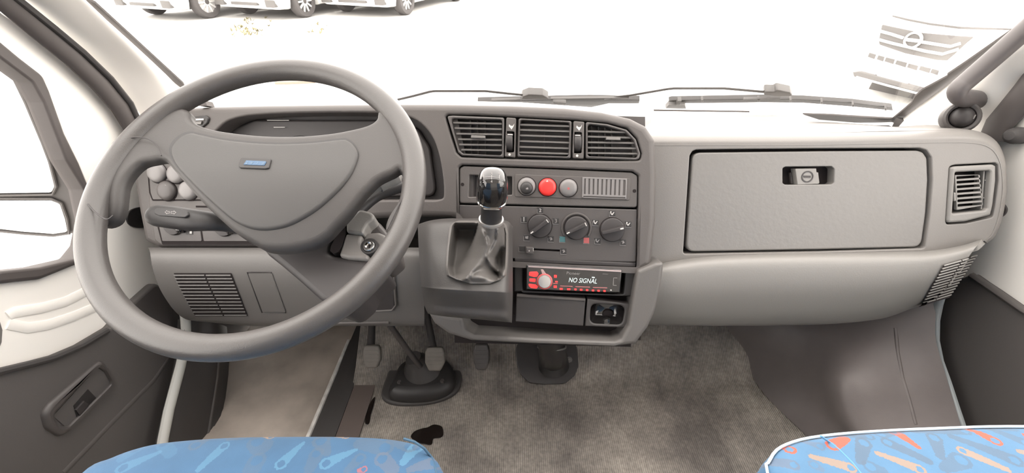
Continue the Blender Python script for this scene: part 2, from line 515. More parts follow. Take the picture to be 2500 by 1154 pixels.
_mg = None
def motif_group():
    """mask of one printed spanner-like drop with a ring at its thick end."""
    global _mg
    if _mg: return _mg
    g = bpy.data.node_groups.new('motif', 'ShaderNodeTree'); I = g.interface
    for n, t in (('P', 'NodeSocketVector'), ('A', 'NodeSocketVector'), ('D', 'NodeSocketVector'), ('L', 'NodeSocketFloat'), ('R1', 'NodeSocketFloat'), ('R2', 'NodeSocketFloat')):
        I.new_socket(n, in_out='INPUT', socket_type=t)
    I.new_socket('Body', in_out='OUTPUT', socket_type='NodeSocketFloat')
    N, L = g.nodes, g.links
    gi = N.new('NodeGroupInput'); go = N.new('NodeGroupOutput')
    def vm(op, a, b=None, out=0):
        n = N.new('ShaderNodeVectorMath'); n.operation = op
        L.new(a, n.inputs[0])
        if b is not None:
            L.new(b, n.inputs['Scale' if op == 'SCALE' else 1])
        return n.outputs['Value' if op in ('DOT_PRODUCT', 'LENGTH') else 'Vector']
    def mt(op, a, b, clamp=False):
        n = N.new('ShaderNodeMath'); n.operation = op; n.use_clamp = clamp
        for k, q in enumerate((a, b)):
            if isinstance(q, (int, float)): n.inputs[k].default_value = q
            else: L.new(q, n.inputs[k])
        return n.outputs[0]
    q = vm('SUBTRACT', gi.outputs['P'], gi.outputs['A'])
    h = mt('DIVIDE', vm('DOT_PRODUCT', q, gi.outputs['D']), gi.outputs['L'], True)
    hl = mt('MULTIPLY', h, gi.outputs['L'])
    e = vm('LENGTH', vm('SUBTRACT', q, vm('SCALE', gi.outputs['D'], hl)))
    rr = mt('ADD', gi.outputs['R1'], mt('MULTIPLY', mt('SUBTRACT', gi.outputs['R2'], gi.outputs['R1']), h))
    body = mt('LESS_THAN', e, rr)
    hd = vm('LENGTH', vm('SUBTRACT', q, vm('SCALE', gi.outputs['D'], gi.outputs['L'])))
    hole = mt('GREATER_THAN', hd, mt('MULTIPLY', gi.outputs['R2'], 0.6))
    L.new(mt('MULTIPLY', body, hole), go.inputs['Body'])
    _mg = g
    return g

def fabric(name, base, motifs):
    """woven seat cloth; motifs = (tail xy, head xy, r tail, r head, colour, strength) in metres."""
    m = mat(name, base, 0.85, ('noise', 900, 0.25))
    nt = m.node_tree; N = nt.nodes; L = nt.links; b = N['Principled BSDF']
    b.inputs['Sheen Weight'].default_value = 0.1
    geo = N.new('ShaderNodeNewGeometry')
    fl = N.new('ShaderNodeVectorMath'); fl.operation = 'MULTIPLY'; fl.inputs[1].default_value = (1, 1, 0)
    L.new(geo.outputs['Position'], fl.inputs[0])
    nzv = N.new('ShaderNodeTexNoise'); nzv.inputs['Scale'].default_value = 380; L.new(geo.outputs['Position'], nzv.inputs['Vector'])
    sb = N.new('ShaderNodeVectorMath'); sb.operation = 'SUBTRACT'; sb.inputs[1].default_value = (0.5, 0.5, 0.5); L.new(nzv.outputs['Color'], sb.inputs[0])
    sc = N.new('ShaderNodeVectorMath'); sc.operation = 'SCALE'; sc.inputs['Scale'].default_value = 0.004; L.new(sb.outputs[0], sc.inputs[0])
    ad = N.new('ShaderNodeVectorMath'); L.new(fl.outputs[0], ad.inputs[0]); L.new(sc.outputs[0], ad.inputs[1])
    nz = N.new('ShaderNodeTexNoise'); nz.inputs['Scale'].default_value = 34; nz.inputs['Detail'].default_value = 5
    L.new(geo.outputs['Position'], nz.inputs['Vector'])
    mx = N.new('ShaderNodeMix'); mx.data_type = 'RGBA'
    mx.inputs[6].default_value = (*[c * 0.84 for c in base], 1); mx.inputs[7].default_value = (*[min(1, c * 1.16) for c in base], 1)
    L.new(nz.outputs['Fac'], mx.inputs[0]); cur = mx.outputs[2]
    for a, h, r1, r2, col, st in motifs:
        d = V((h[0] - a[0], h[1] - a[1], 0)); ln = max(d.length, 1e-4); d.normalize()
        g = N.new('ShaderNodeGroup'); g.node_tree = motif_group()
        L.new(ad.outputs[0], g.inputs['P'])
        g.inputs['A'].default_value = (a[0], a[1], 0); g.inputs['D'].default_value = d
        g.inputs['L'].default_value = ln; g.inputs['R1'].default_value = r1; g.inputs['R2'].default_value = r2
        mu = N.new('ShaderNodeMath'); mu.operation = 'MULTIPLY'; mu.inputs[1].default_value = st; L.new(g.outputs[0], mu.inputs[0])
        mx = N.new('ShaderNodeMix'); mx.data_type = 'RGBA'; mx.inputs[7].default_value = (*col, 1)
        L.new(mu.outputs[0], mx.inputs[0]); L.new(cur, mx.inputs[6]); cur = mx.outputs[2]
    L.new(cur, b.inputs['Base Color'])
    return m

# ================================================================ the setting
def wx(x, px, py):                            # point on the upright plane at that x
    return W(px, py, x / ((px - 1250.0) / F))
def wz(z, px, py):                            # point on the level plane at that height
    return W(px, py, (z - CAM.z) / ray(px, py).z)

gz = lambda y: -0.55 + 0.035 * y              # the car park climbs gently away from the van
bm = bmesh.new()
q = [bm.verts.new(V((x, y, gz(y)))) for x, y in ((-60, -30), (60, -30), (60, 70), (-60, 70))]
bm.faces.new(q)
tag(finish(bm, 'ground', M['ground']), 'pale concrete car park seen through the windscreen', kind='structure')
GP = Plane((0, 0, gz(0)), (0, -0.035, 1))

# cab floor: level, then rising as a toe board to the bulkhead
prof = [(-0.9, 0), (0.3, 0), (0.77, 0), (0.80, 0.006), (0.83, 0.022), (0.90, 0.075), (1.0, 0.16), (1.06, 0.24), (1.08, 0.34)]
G = [[V((x, y, z)) for x in (-0.415, -0.2, 0, 0.2, 0.4, 0.6, 0.97)] for y, z in prof]
floor = grid('floor', G, M['floor'], thick=0.03, sharp=60)
tag(floor, 'ribbed grey rubber floor mat with worn pale patches', kind='structure')
stp = box('floor', (-0.80, -0.9, -0.05), (-0.47, 1.07, -0.012), M['step']); stp.name = 'floor_step'
tag(stp, 'brown worn step well floor beside the driver door', kind='structure')
G = [[V((x, y, z)) for y in (-0.9, 0.2, 0.6, 0.83)] + [V((x + 0.01, 1.05, z + 0.02))] for x, z in ((-0.476, -0.012), (-0.470, -0.001), (-0.44, 0.003), (-0.425, 0.008), (-0.41, 0.004))]
tag(grid('trim_1', G, M['rubber'], thick=0.02), 'black rubber border between step well and floor mat', kind='structure')
tag(tube('trim_2', [V((-0.474, y, 0.0)) for y in (-0.2, 0.2, 0.5, 0.7, 0.86, 0.95)], 0.0055, M['edge'], seg=8), 'scuffed pale metal edge of the step well', kind='structure')
tag(box('wall_front', (-0.80, 1.105, -0.05), (0.965, 1.13, 0.58), M['panel_lo']), 'dark bulkhead under the dashboard', kind='structure')
tag(box('wall_back', (-0.85, -0.93, -0.05), (1.0, -0.90, 1.56), M['lining']), kind='structure')

# windscreen plane and pillars
PW_ = P3((208, 0, .771), (450, 215, 1.05), (2500, 50, .800))
wsh = lambda px, py, l=0: PW_.hit(px, py, l)
top_y = [p for p in (PW_.o,)][0]
def ws_at(x, z):                              # point of the windscreen plane at x, z
    n, o = PW_.n, PW_.o
    return V((x, o.y - (n.x * (x - o.x) + n.z * (z - o.z)) / n.y, z))
ceil_front = ws_at(0, 1.54).y
tag(box('ceiling', (-0.86, -0.92, 1.54), (1.02, ceil_front + 0.02, 1.57), M['lining']), kind='structure')

ws = plate('window_1', [wsh(205, 2), wsh(440, 212), wsh(470, 262), wsh(1000, 272), wsh(1600, 276), wsh(1900, 279), wsh(2100, 288), wsh(2200, 296), wsh(2500, 62), ws_at(0.86, 1.55), ws_at(-0.70, 1.55)],
           PW_, M['glass'], lift=0.0, thick=0.005, bev=0, r=0.004)
tag(ws, 'large clear windscreen above the dashboard', kind='structure')
IN = PW_
tag(plate('border_band', [(196, -12), (212, -2), (232, 8), (447, 204), (452, 214), (436, 216), (424, 204)], IN, M['seal'], ws, lift=0.006, thick=0.004, bev=0), 'dark band along the driver side of the glass')
plate('border_band', [(2175, 294), (2226, 252), (2234, 236), (2252, 220), (2313, 187), (2314, 182), (2356, 154), (2434, 100), (2540, 28), (2560, 40), (2460, 104), (2382, 160), (2314, 212), (2278, 234), (2200, 296), (2180, 300)], IN, M['seal'], ws, lift=0.006, thick=0.004, bev=0)
plate('border_band', [(1960, 279), (2030, 281), (2100, 286), (2182, 290), (2196, 298), (2100, 300), (2000, 292)], IN, M['seal'], ws, lift=0.006, thick=0.004, bev=0)
plate('border_band', [(1596, 269.5), (1830, 273), (1830, 274.2), (1596, 271)], IN, M['seal'], ws, lift=0.006, thick=0.003, bev=0)

def pillar(name, st, xs, label):
    rows = []
    for (sp, wp) in st:
        a = wx(xs, *sp) if xs < 0 else wx(xs, *sp)
        b = wsh(*wp, 0.012)
        n = (V((1, 0, 0)) if xs < 0 else V((-1, 0, 0))) * 0.030
        m1 = a.lerp(b, 0.2) + n * 0.55; m2 = a.lerp(b, 0.5) + n; m3 = a.lerp(b, 0.82) + n * 0.55
        rows.append([a, m1, m2, m3, b])
    o = patch(name, rows, M['cream'], nu=5, nv=5, thick=0.01)
    return tag(o, label, kind='structure')
PL_L = pillar('trim_3', [((-420, -480), (-250, -420)), ((-120, -120), (70, -125)), ((52, 0), (205, 0)), ((139, 69), (286, 72)), ((208, 125), (348, 128)), ((277, 191), (404, 180)), ((340, 277), (440, 213)), ((365, 350), (520, 268))], -0.79, 'white painted pillar between driver door and windscreen')
PL_R = pillar('trim_4', [((2880, -400), (2860, -300)), ((2640, 110), (2600, -10)), ((2500, 195), (2500, 70)), ((2455, 250), (2382, 158)), ((2421, 289), (2278, 233)), ((2405, 318), (2200, 292)), ((2396, 350), (2180, 306))], 0.955, 'white painted pillar on the passenger side')
for q_, X in ((-0.79, -0.72), (0.955, 0.88)):   # body above the doors, between pillar and roof
    pass

# ---------------------------------------------------------------- driver door
XL = Plane((-0.80, 0, 0), (1, 0, 0)); XR = Plane((0.965, 0, 0), (-1, 0, 0))
L3 = lambda y, z: V((-0.80, y, z)); R3 = lambda y, z: V((0.965, y, z))
win_in = [(80, 200), (108, 250), (162, 390), (206, 462), (222, 540), (210, 600), (185, 632), (100, 652), (0, 662), L3(.2, .50), L3(-.55, .50), L3(-.60, 1.42), L3(.33, 1.42), (0, 140)]
seal_out = [(0, 98), (50, 140), (107, 184), (124, 222), (160, 325), (196, 398), (222, 462), (238, 540), (226, 606), (192, 645), (100, 682), (0, 693), L3(.2, .472), L3(-.58, .472), L3(-.63, 1.45), L3(.31, 1.45)]
win_door = [L3(.33, 1.45), (0, 105), (50, 147), (105, 190), (120, 226), (157, 328), (193, 402), (219, 464), (234, 540), (223, 603), (190, 641), (100, 678), (0, 688), L3(.2, .478), L3(-.57, .478), L3(-.62, 1.44)]
d1 = plate('door_1', [(8, 31), (77, 76), (147, 132), (216, 187), (268, 243), (306, 307), (336, 360), (360, 420), (400, 520), (410, 610), (420, 690), (440, 770), L3(.80, .20), L3(.72, .02), L3(-.9, .02), L3(-.9, 1.54), L3(.17, 1.54)],
           XL, M['cream'], lift=0, thick=0.02, bev=0.004, holes=[win_door], hr=0.01, hbev=0.002, r=0.01)
tag(d1, 'white painted driver door with dark lower trim', kind='structure')
tag(plate('window_seal', seal_out, XL, M['seal'], d1, lift=0.010, thick=0.030, bev=0.006, segs=3, r=0.02, holes=[win_in], hr=0.012, hbev=0.004), 'black rubber window seal')
wl = plate('window_2', [(70, 190), (125, 250), (178, 390), (222, 462), (236, 540), (225, 606), (190, 640), (100, 665), (0, 676), L3(.2, .49), L3(-.56, .49), L3(-.61, 1.43), L3(.32, 1.43), (0, 130)], XL, M['glass'], lift=-0.012, thick=0.004, bev=0)
tag(wl, 'clear driver door window', kind='structure')
trim_pts = [(0, 905), (130, 872), (200, 842), (270, 800), (322, 742), (382, 688), (440, 740), (452, 790), (438, 880), (400, 1060), (380, 1154), L3(.35, .03), L3(-.8, .03), L3(-.8, .66)]
d1t = plate('door_trim', trim_pts, XL, M['trim'], d1, lift=0.016, thick=0.016, bev=0.006, r=0.02)
tag(d1t, 'dark grey lower door trim')
tag(tube('trim_lip', [XL.hit(x, y, .017) for x, y in ((-60, 922), (0, 906), (70, 889), (130, 873), (200, 843), (262, 806))], 0.006, M['rubber'], d1, seg=8), 'black lip along the top of the trim')
# long recess with the door pull and its smaller well
pk = plate('door_pull', [(108, 1010), (125, 985), (250, 878), (262, 885), (290, 935), (170, 1056), (150, 1066), (118, 1045)], XL, M['panel'], d1, lift=0.024, thick=0.02, bev=0.008, segs=3, r=0.02,
           holes=[[(135, 1012), (243, 895), (262, 908), (278, 936), (172, 1040), (150, 1038)]], hr=0.008, hbev=0.006)
tag(pk, 'dark grey recessed door pull')
plate('pull_well', [(130, 1015), (243, 890), (285, 936), (170, 1050)], XL, M['trim'], pk, lift=0.0175, thick=0.004, bev=0)
plate('pull_well', [(180, 990), (215, 950), (236, 972), (190, 1026)], XL, M['black'], pk, lift=0.0185, thick=0.003, bev=0)
plate('pull_lever', [(186, 1000), (206, 978), (218, 986), (196, 1014)], XL, M['panel_lo'], pk, lift=0.022, thick=0.004, bev=0.001)
# pressed groove and lower moulding of the painted upper part
for nm, P in (('pressed_groove', [(20, 772), (35, 762), (100, 752), (160, 736), (215, 708), (250, 690)]), ('pressed_groove', [(20, 790), (70, 800), (120, 792), (180, 772), (240, 746), (290, 706)])):
    tube(nm, [XL.hit(x, y, 0.0005) for x, y in P], 0.009, M['cream'], d1, seg=10, flat=0.22, normal=V((1, 0, 0)))
plate('door_pocket_hole', [(0, 785), (6, 805), (4, 835), (0, 845), (-20, 830), (-20, 795)], XL, M['dash_mid'], d1, lift=0.002, thick=0.003, bev=0)
tag(tube('crease', [XL.hit(x, y, 0.012) for x, y in ((150, 1154), (260, 1040), (370, 930), (420, 860))], 0.009, M['trim'], d1, seg=8, flat=0.6, normal=V((1, 0, 0))), None)
tag(plate('duct_seal', [(311, 533), (316, 517), (330, 508), (352, 505), (376, 512), (380, 535), (374, 550), (350, 556), (328, 554), (315, 546)], XL, M['black'], d1, lift=0.003, thick=0.008, bev=0.001, smooth=3), 'dark round duct seal facing the dashboard end')
# rubber of the door opening, running up the pillar, and the pale edge strip below
o = tube('trim_5', [wx(-0.782, x, y) for x, y in ((-420, -440), (-200, -175), (-60, -62), (37, 19), (104, 76), (174, 134), (240, 197), (292, 257), (322, 306), (345, 360), (358, 420))], 0.0215, M['seal'], seg=12, flat=0.55, normal=V((1, 0, 0)))
tag(o, 'dark rubber seal curving down the driver door opening', kind='structure')
tube('seal_lip', [wx(-0.770, x, y) for x, y in ((-90, -108), (45, 0), (133, 70), (203, 128), (270, 192), (318, 252), (345, 310))], 0.006, M['rubber'], o, seg=8)
o = tube('trim_6', [wx(-0.742, x, y) for x, y in ((440, 720), (452, 770), (455, 810), (450, 850), (440, 895), (428, 940), (412, 1000), (398, 1070), (386, 1154), (372, 1260))], 0.0125, M['strip'], seg=10, flat=0.7, normal=V((1, 0, 0)))
tag(o, 'pale grey edge strip of the driver door opening', kind='structure')
rows = []
for a, b, c, d in (((452, 780), (490, 780), (535, 790), (560, 800)), ((442, 890), (480, 890), (532, 905), (562, 905)), ((402, 1060), (445, 1060), (508, 1060), (550, 1060)), ((385, 1154), (430, 1154), (492, 1154), (530, 1154))):
    rows.append([wx(-.738, *a), wx(-.730, *b), wx(-.722, *c), wz(-.03, *d)])
o = patch('baseboard_left', rows, M['rubber'], nu=5, nv=4, thick=0.02)
tag(o, 'black plastic sill between door strip and step well', kind='structure')
tube('sill_line', [wx(-.722, x, y) for x, y in ((534, 860), (530, 920), (518, 1000), (508, 1060))], 0.0035, M['dash'], o, seg=6)
tag(box('wall_left', (-0.85, 0.80, -0.05), (-0.822, 1.13, 0.60), M['trim']), kind='structure')

# ---------------------------------------------------------------- driver side mirror outside
MP = Plane(W(60, 350, .97), V((0.37, -0.92, 0.06)))
mo = (MP.hit(60, 500)); mir = thing('side_mirror', (mo.x - .02, mo.y + .05, mo.z), 'grey plastic door mirror with two white glasses outside the driver window', 'mirror')
plate('housing', [(-90, 130), (-20, 150), (20, 160), (62, 182), (110, 180), (150, 255), (200, 370), (240, 455), (250, 550), (215, 570), (180, 573), (100, 579), (0, 569), (-90, 560)], MP, M['mirrorcase'], mir, lift=0, thick=0.09, bev=0.012, segs=4, r=0.02)
tag(plate('mirror_glass', [(-90, 140), (0, 163), (22, 174), (60, 252), (100, 347), (118, 395), (133, 455), (126, 470), (0, 472), (-90, 470)], MP, M['mirror'], mir, lift=0.006, thick=0.006, bev=0.001, r=0.01), 'large upper mirror glass')
tag(plate('mirror_glass', [(-90, 488), (0, 489), (125, 489), (146, 497), (159, 535), (165, 566), (130, 571), (60, 566), (0, 559), (-90, 551)], MP, M['mirror'], mir, lift=0.006, thick=0.006, bev=0.001, r=0.008), 'small lower wide-angle mirror glass')
tag(tube('glass_rim', [MP.hit(x, y, 0.005) for x, y in ((-90, 138), (0, 160), (24, 172), (63, 252), (103, 347), (121, 395), (137, 455), (128, 475), (0, 477), (-90, 475))], 0.0032, M['cardark'], mir, seg=6), None)
tag(tube('glass_rim', [MP.hit(x, y, 0.005) for x, y in ((-90, 484), (125, 485), (150, 496), (164, 535), (169, 570), (130, 575), (60, 570), (-90, 555))], 0.003, M['cardark'], mir, seg=6), None)
tag(tube('mounting_arm', [MP.hit(x, y, -.03) for x, y in ((150, 400), (215, 500), (250, 560))], 0.03, M['cardark'], mir, seg=10), None)

# ---------------------------------------------------------------- passenger door
d2 = plate('door_2', [(2404, 322), (2400, 450), (2390, 560), (2340, 640), (2280, 700), R3(.75, .22), R3(.62, .02), R3(-.9, .02), R3(-.9, 1.54), R3(.17, 1.54), (2500, 235)], XR, M['cream'], lift=0, thick=0.02, bev=0.004,
           holes=[[R3(.70, .66), R3(.2, .53), R3(-.55, .50), R3(-.60, 1.42), R3(.28, 1.42)]], hbev=0.004, hr=0.03, r=0.01)
tag(d2, 'white painted passenger door with dark lower trim', kind='structure')
wr = plate('window_3', [R3(.72, .65), R3(.2, .52), R3(-.56, .49), R3(-.61, 1.43), R3(.27, 1.43)], XR, M['glass'], lift=-.01, thick=0.004, bev=0)
tag(wr, 'clear passenger door window', kind='structure')
t2 = plate('door_trim', [(2295, 700), (2372, 668), (2400, 688), (2430, 708), (2500, 757), R3(-.6, .62), R3(-.6, .03), R3(.45, .03), (2365, 1100), (2345, 1030), (2322, 960), (2296, 890), (2280, 800), (2286, 750)], XR, M['trim'], d2, lift=0.014, thick=0.014, bev=0.005, r=0.01)
tag(t2, 'dark grey lower door trim')
tag(tube('trim_lip', [XR.hit(x, y, .014) for x, y in ((2372, 672), (2400, 691), (2430, 711), (2500, 759), (2600, 815))], 0.007, M['dash'], d2, seg=8), None)
tag(plate('duct_seal', [(2428, 490), (2442, 492), (2452, 500), (2457, 511), (2452, 523), (2440, 531), (2424, 533), (2412, 515)], XR, M['seal'], d2, lift=0.003, thick=0.008, bev=0.001, smooth=3), 'dark round duct seal facing the dashboard end')
o = tube('trim_7', [wx(0.950, x, y) for x, y in ((2900, -250), (2700, -20), (2580, 130), (2510, 220), (2470, 268), (2440, 302), (2424, 340))], 0.026, M['seal'], seg=12, flat=0.5, normal=V((1, 0, 0)))
tag(o, 'dark rubber seal curving down the passenger door opening', kind='structure')
tag(lathe('rubber_stop', [(0.0, 0.018), (0.008, 0.017), (0.0135, 0.010), (0.0155, 0.0), (0.0155, -0.02)], wx(.945, 2478, 331), (-1, -0.3, 0.1), M['rubber'], o, seg=20), 'black round rubber stop')
o = tube('trim_8', [wx(0.905, x, y) for x, y in ((2306, 690), (2291, 740), (2283, 780), (2282, 830), (2292, 880), (2310, 930), (2328, 985), (2343, 1030), (2362, 1090), (2390, 1180))], 0.0098, mat('blue_grey_strip', (0.30, 0.325, 0.33), 0.5), seg=10, flat=0.7, normal=V((1, 0, 0)))
tag(o, 'blue-grey edge strip of the passenger door opening', kind='structure')
rows = [[(1740, 740, 1.28), (1880, 740, 1.16), (2040, 740, 1.08), (2180, 740, 1.0), (2288, 730, .958)],
        [(1765, 790, 1.24), (1900, 790, 1.13), (2050, 790, 1.05), (2185, 785, .99), (2284, 775, .955)],
        [(1808, 870, 1.225), (1935, 870, 1.10), (2060, 865, 1.0), (2195, 860, .97), (2285, 830, .95)],
        [(1865, 960, 1.147), (1972, 950, 1.06), (2062, 930, .965), (2210, 935, .945), (2306, 905, .935)],
        [(1960, 1055, 1.055), (2030, 1042, 1.0), (2085, 1020, .945), (2230, 1025, .92), (2343, 1030, .903)],
        [(2062, 1154, .974), (2122, 1154, .935), (2170, 1154, .90), (2270, 1154, .875), (2375, 1154, .85)]]
ar = patch('baseboard_right', rows, M['carpet'], nu=7, nv=7, thick=0.012)
tag(ar, 'dark moulded wheel arch cover in the passenger footwell', kind='structure')
bv = bvh_of(ar)
tube('fold', [drape(bv, x, y, -.0022, .95) for x, y in ((2186, 800), (2192, 860), (2204, 920), (2222, 980), (2236, 1035))], 0.004, M['carpet'], ar, seg=8)
tag(box('wall_right', (0.975, 0.60, -0.05), (1.0, 1.13, 0.60), M['trim']), kind='structure')
# short bonnet in front of the glass
G = [[V((x, y, z)) for x in (-0.85, -0.4, 0.09, 0.6, 1.03)] for y, z in ((1.165, .575), (1.3, .54), (1.6, .44), (1.85, .28), (1.92, .0))]
tag(grid('bonnet', G, M['carpaint'], thick=0.02), 'short white bonnet in front of the windscreen', 'bonnet', kind='structure')

# ================================================================ dashboard
PF = P3((1402, 680, .83), (1325, 290, .80), (1560, 680, .820))      # driver and centre face
PG = P3((1690, 370, .828), (1672, 612, .858), (2268, 370, .806))    # passenger face
tF = PF.t; tG = PG.t
dash = thing('dashboard', (0.09, 0.86, 0.42), 'grey plastic dashboard with air vents, switches and glovebox spanning the cab', 'dashboard')
# hidden carcass behind the faces
bm = bmesh.new(); L_ = []
for x in (-0.74, 0.90):
    L_.append([bm.verts.new(V((x, y, z))) for y, z in ((0.93, .57), (1.10, .53), (1.10, .40), (0.86, .38), (0.84, .42), (0.87, .55))])
for j in range(6): bm.faces.new((L_[0][j], L_[0][(j + 1) % 6], L_[1][(j + 1) % 6], L_[1][j]))
bm.faces.new(L_[0][::-1]); bm.faces.new(L_[1])
finish(bm, 'carcass', M['black'], dash, smooth=False)

cluster_hole = [(500, 470), (512, 350), (538, 308), (575, 288), (640, 279), (760, 275), (900, 275), (980, 280), (1026, 300), (1058, 340), (1076, 400), (1083, 470), (1070, 487), (1000, 488), (700, 490), (520, 488)]
cluster_hole = [(q.x, q.y) for q in catmull([V((x, y, 0)) for x, y in cluster_hole], 4, True)]
vent_hole = [(1087, 285), (1093, 279), (1160, 280), (1400, 292), (1482, 299), (1532, 312), (1556, 338), (1567, 375), (1563, 391), (1500, 392), (1300, 389), (1126, 383), (1114, 372), (1100, 330)]
ctrl_hole = [(1119, 408), (1128, 402), (1350, 410), (1545, 418), (1560, 428), (1559, 500), (1556, 662), (1400, 655), (1119, 640)]
fascia = plate('driver_fascia', [(455, 262), (520, 259), (640, 256), (800, 254), (1000, 252.5), (1110, 253), (1250, 256), (1380, 262), (1470, 272), (1540, 288), (1578, 307), (1600, 340), (1604, 420), (1602, 540), (1590, 650), (1557, 668), (1400, 662), (1119, 645), (1117, 532), (1000, 529), (900, 535), (760, 600), (620, 606), (385, 606), (350, 590), (336, 520), (323, 440), (315, 392), (330, 335), (390, 285)],
               PF, M['dash'], dash, lift=0, thick=0.05, bev=0.012, segs=5, r=0.012, holes=[cluster_hole, vent_hole, ctrl_hole], hr=0.006, hbev=0.004)
tag(fascia, 'dark grey face around the instruments and centre vents')
# top of the hood running back to the glass
lip = [(345, 337), (400, 287), (460, 264), (640, 258), (820, 256), (1000, 254.5), (1200, 257), (1380, 264), (1470, 274), (1540, 290), (1580, 311)]
r0 = [PF.hit(x, y + 16, -.014) for x, y in lip]
r1 = [PF.hit(x, y + 28, -.055) for x, y in lip]
r2 = [wsh(x, y) - V((0, .022, .01)) for x, y in ((470, 274), (490, 274), (560, 274), (680, 274), (820, 274), (1000, 274), (1200, 276), (1380, 277), (1470, 278), (1540, 279), (1585, 280))]
r15 = [a.lerp(b, .5) for a, b in zip(r1, r2)]
tag(patch('instrument_hood', [r0, r1, r15, r2], M['dash'], dash, nu=4, nv=4, thick=0.004), None)

# ---- instrument cluster, sunk behind the wheel
plate('cluster_recess', [(470, 268), (1110, 268), (1110, 510), (470, 510)], PF, M['panel_lo'], dash, lift=-.050, thick=.006, bev=0)
cl = plate('instrument_cluster', [(520, 482), (532, 360), (560, 318), (620, 292), (960, 292), (1020, 312), (1050, 360), (1066, 480)], PF, M['panel_lo'], dash, lift=-.040, thick=.012, bev=.004, r=.02)
tag(cl, 'dark instrument cluster')
for k, (x, w) in enumerate(((590, 40), (735, 62), (880, 62), (995, 36))):
    c = PF.to2(PF.hit(x, 390, -.04)); R = w * .83 / F
    plate2('gauge_bezel', disc_outline(c, R), PF, M['black'], cl, lift=-.0375, thick=.004, bev=.001, segs=1, holes=[disc_outline(c, R * .9)])
    plate2('gauge_dial', disc_outline(c, R * .9), PF, M['gap'], cl, lift=-.0392, thick=.002, bev=0, segs=1)
    bar('gauge_needle', PF.to3(c, -.0385), PF.to3((c[0] - R * .5, c[1] - R * .55), -.0385), .002, .001, PF.n, M['red'], cl)
for x0, x1, y in ((652, 705, 293.5), (668, 695, 310.5)):
    bar('chrome_line', PF.hit(x0, y, -.036), PF.hit(x1, y, -.036), .0012, .001, PF.n, M['white'], cl)
# small side window vent at the far left of the face
sv = plate('side_demist_vent', [(462, 285), (500, 281), (510, 287), (506, 300), (492, 312), (455, 312)], PF, M['black'], dash, lift=.004, thick=.012, bev=.002, r=.004, holes=[[(466, 291), (496, 289), (500, 294), (494, 304), (462, 304)]], hbev=.001)
bar('vent_blade', PF.hit(462, 292.5, .004), PF.hit(497, 291, .004), .003, .004, PF.n, M['silver'], sv)
plate('vent_blade', [(470, 296), (492, 296), (490, 303), (466, 303)], PF, M['dash_mid'], sv, lift=.003, thick=.003, bev=0)
tag(poly('hood_notch', [(486, 258), (500, 245), (506, 258)], PF, M['seal'], dash, lift=.001, thick=.02), None)

# ---- centre vents
vents_back = plate('vent_duct', [(1080, 272), (1575, 285), (1575, 398), (1110, 398)], PF, M['panel'], dash, lift=-.030, thick=.004, bev=0)
VS = [('outer', [(1091, 283), (1104, 281.5), (1231, 286.5), (1230, 385), (1128, 380), (1118, 372), (1106, 332)],
       [(1101, 289), (1226, 292.5), (1225, 379), (1130, 374.5), (1121, 366), (1109, 326)],
       [((1106, 299), (1225, 302)), ((1110, 312.5), (1225, 315)), ((1114, 326), (1225, 328)), ((1118, 339.5), (1225, 341)), ((1121, 352.5), (1225, 354)), ((1126, 365), (1225, 367))],
       [((1148, 290), (1150, 377)), ((1165, 290), (1167, 377)), ((1184, 291), (1185, 378))], (1150, 1184, 333.5)),
      ('middle', [(1266, 288), (1396, 295), (1393, 387), (1263, 383)],
       [(1270, 293), (1391, 299.5), (1388, 382), (1267, 378)],
       [((1268, 304), (1390, 308)), ((1268, 316.5), (1390, 320.5)), ((1268, 330), (1390, 334)), ((1267, 344), (1389, 348)), ((1267, 358), (1389, 362)), ((1267, 371.5), (1388, 375))],
       [((1330, 293), (1328, 381))], None),
      ('right', [(1430, 297), (1482, 302), (1530, 316), (1553, 340), (1564, 375), (1561, 387), (1553, 391), (1430, 387)],
       [(1435, 303), (1480, 308), (1526, 321), (1547, 343), (1558, 375), (1555, 385), (1435, 381)],
       [((1435, 320), (1535, 323)), ((1435, 333), (1546, 336)), ((1435, 347), (1552, 349)), ((1435, 360), (1556, 362)), ((1435, 373), (1558, 375))],
       [((1444, 305), (1444, 382)), ((1461, 307), (1461, 383)), ((1477, 309), (1477, 384)), ((1493, 313), (1494, 384))], (1480, 1515, 338))]
for k, (nm, out, inn, slats, fins, tab) in enumerate(VS):
    v = plate('air_vent', out, PF, M['panel'], dash, lift=.001, thick=.026, bev=.0025, segs=3, r=.004, holes=[inn], hr=.005, hbev=.002)
    tag(v, {'outer': 'slanted driver side centre vent', 'middle': 'square middle vent with plain slats', 'right': 'round cornered passenger side centre vent'}[nm])
    for a, b in slats:
        bar('slat', PF.hit(*a, -.003), PF.hit(*b, -.003), .0030, .012, PF.n, M['frame'], v)
    for a, b in fins:
        bar('fin', PF.hit(*a, -.018), PF.hit(*b, -.018), .0018, .010, PF.n, M['dash'], v)
    if tab:
        x0, x1, y = tab
        tb = plate('adjuster_tab', [(x0, y - 3.5), (x1, y - 2.5), (x1, y + 4), (x0, y + 3)], PF, M['dash_mid'], v, lift=.003, thick=.008, bev=.001)
    if nm == 'outer':
        plate('guide_plate', [(1100, 287), (1116, 288), (1136, 374), (1126, 372), (1106, 330)], PF, M['dash'], v, lift=-.010, thick=.003, bev=0)
    if nm == 'right':
        plate('guide_plate', [(1536, 323), (1550, 345), (1558, 378), (1545, 384), (1541, 340)], PF, M['panel'], v, lift=-.010, thick=.003, bev=0)
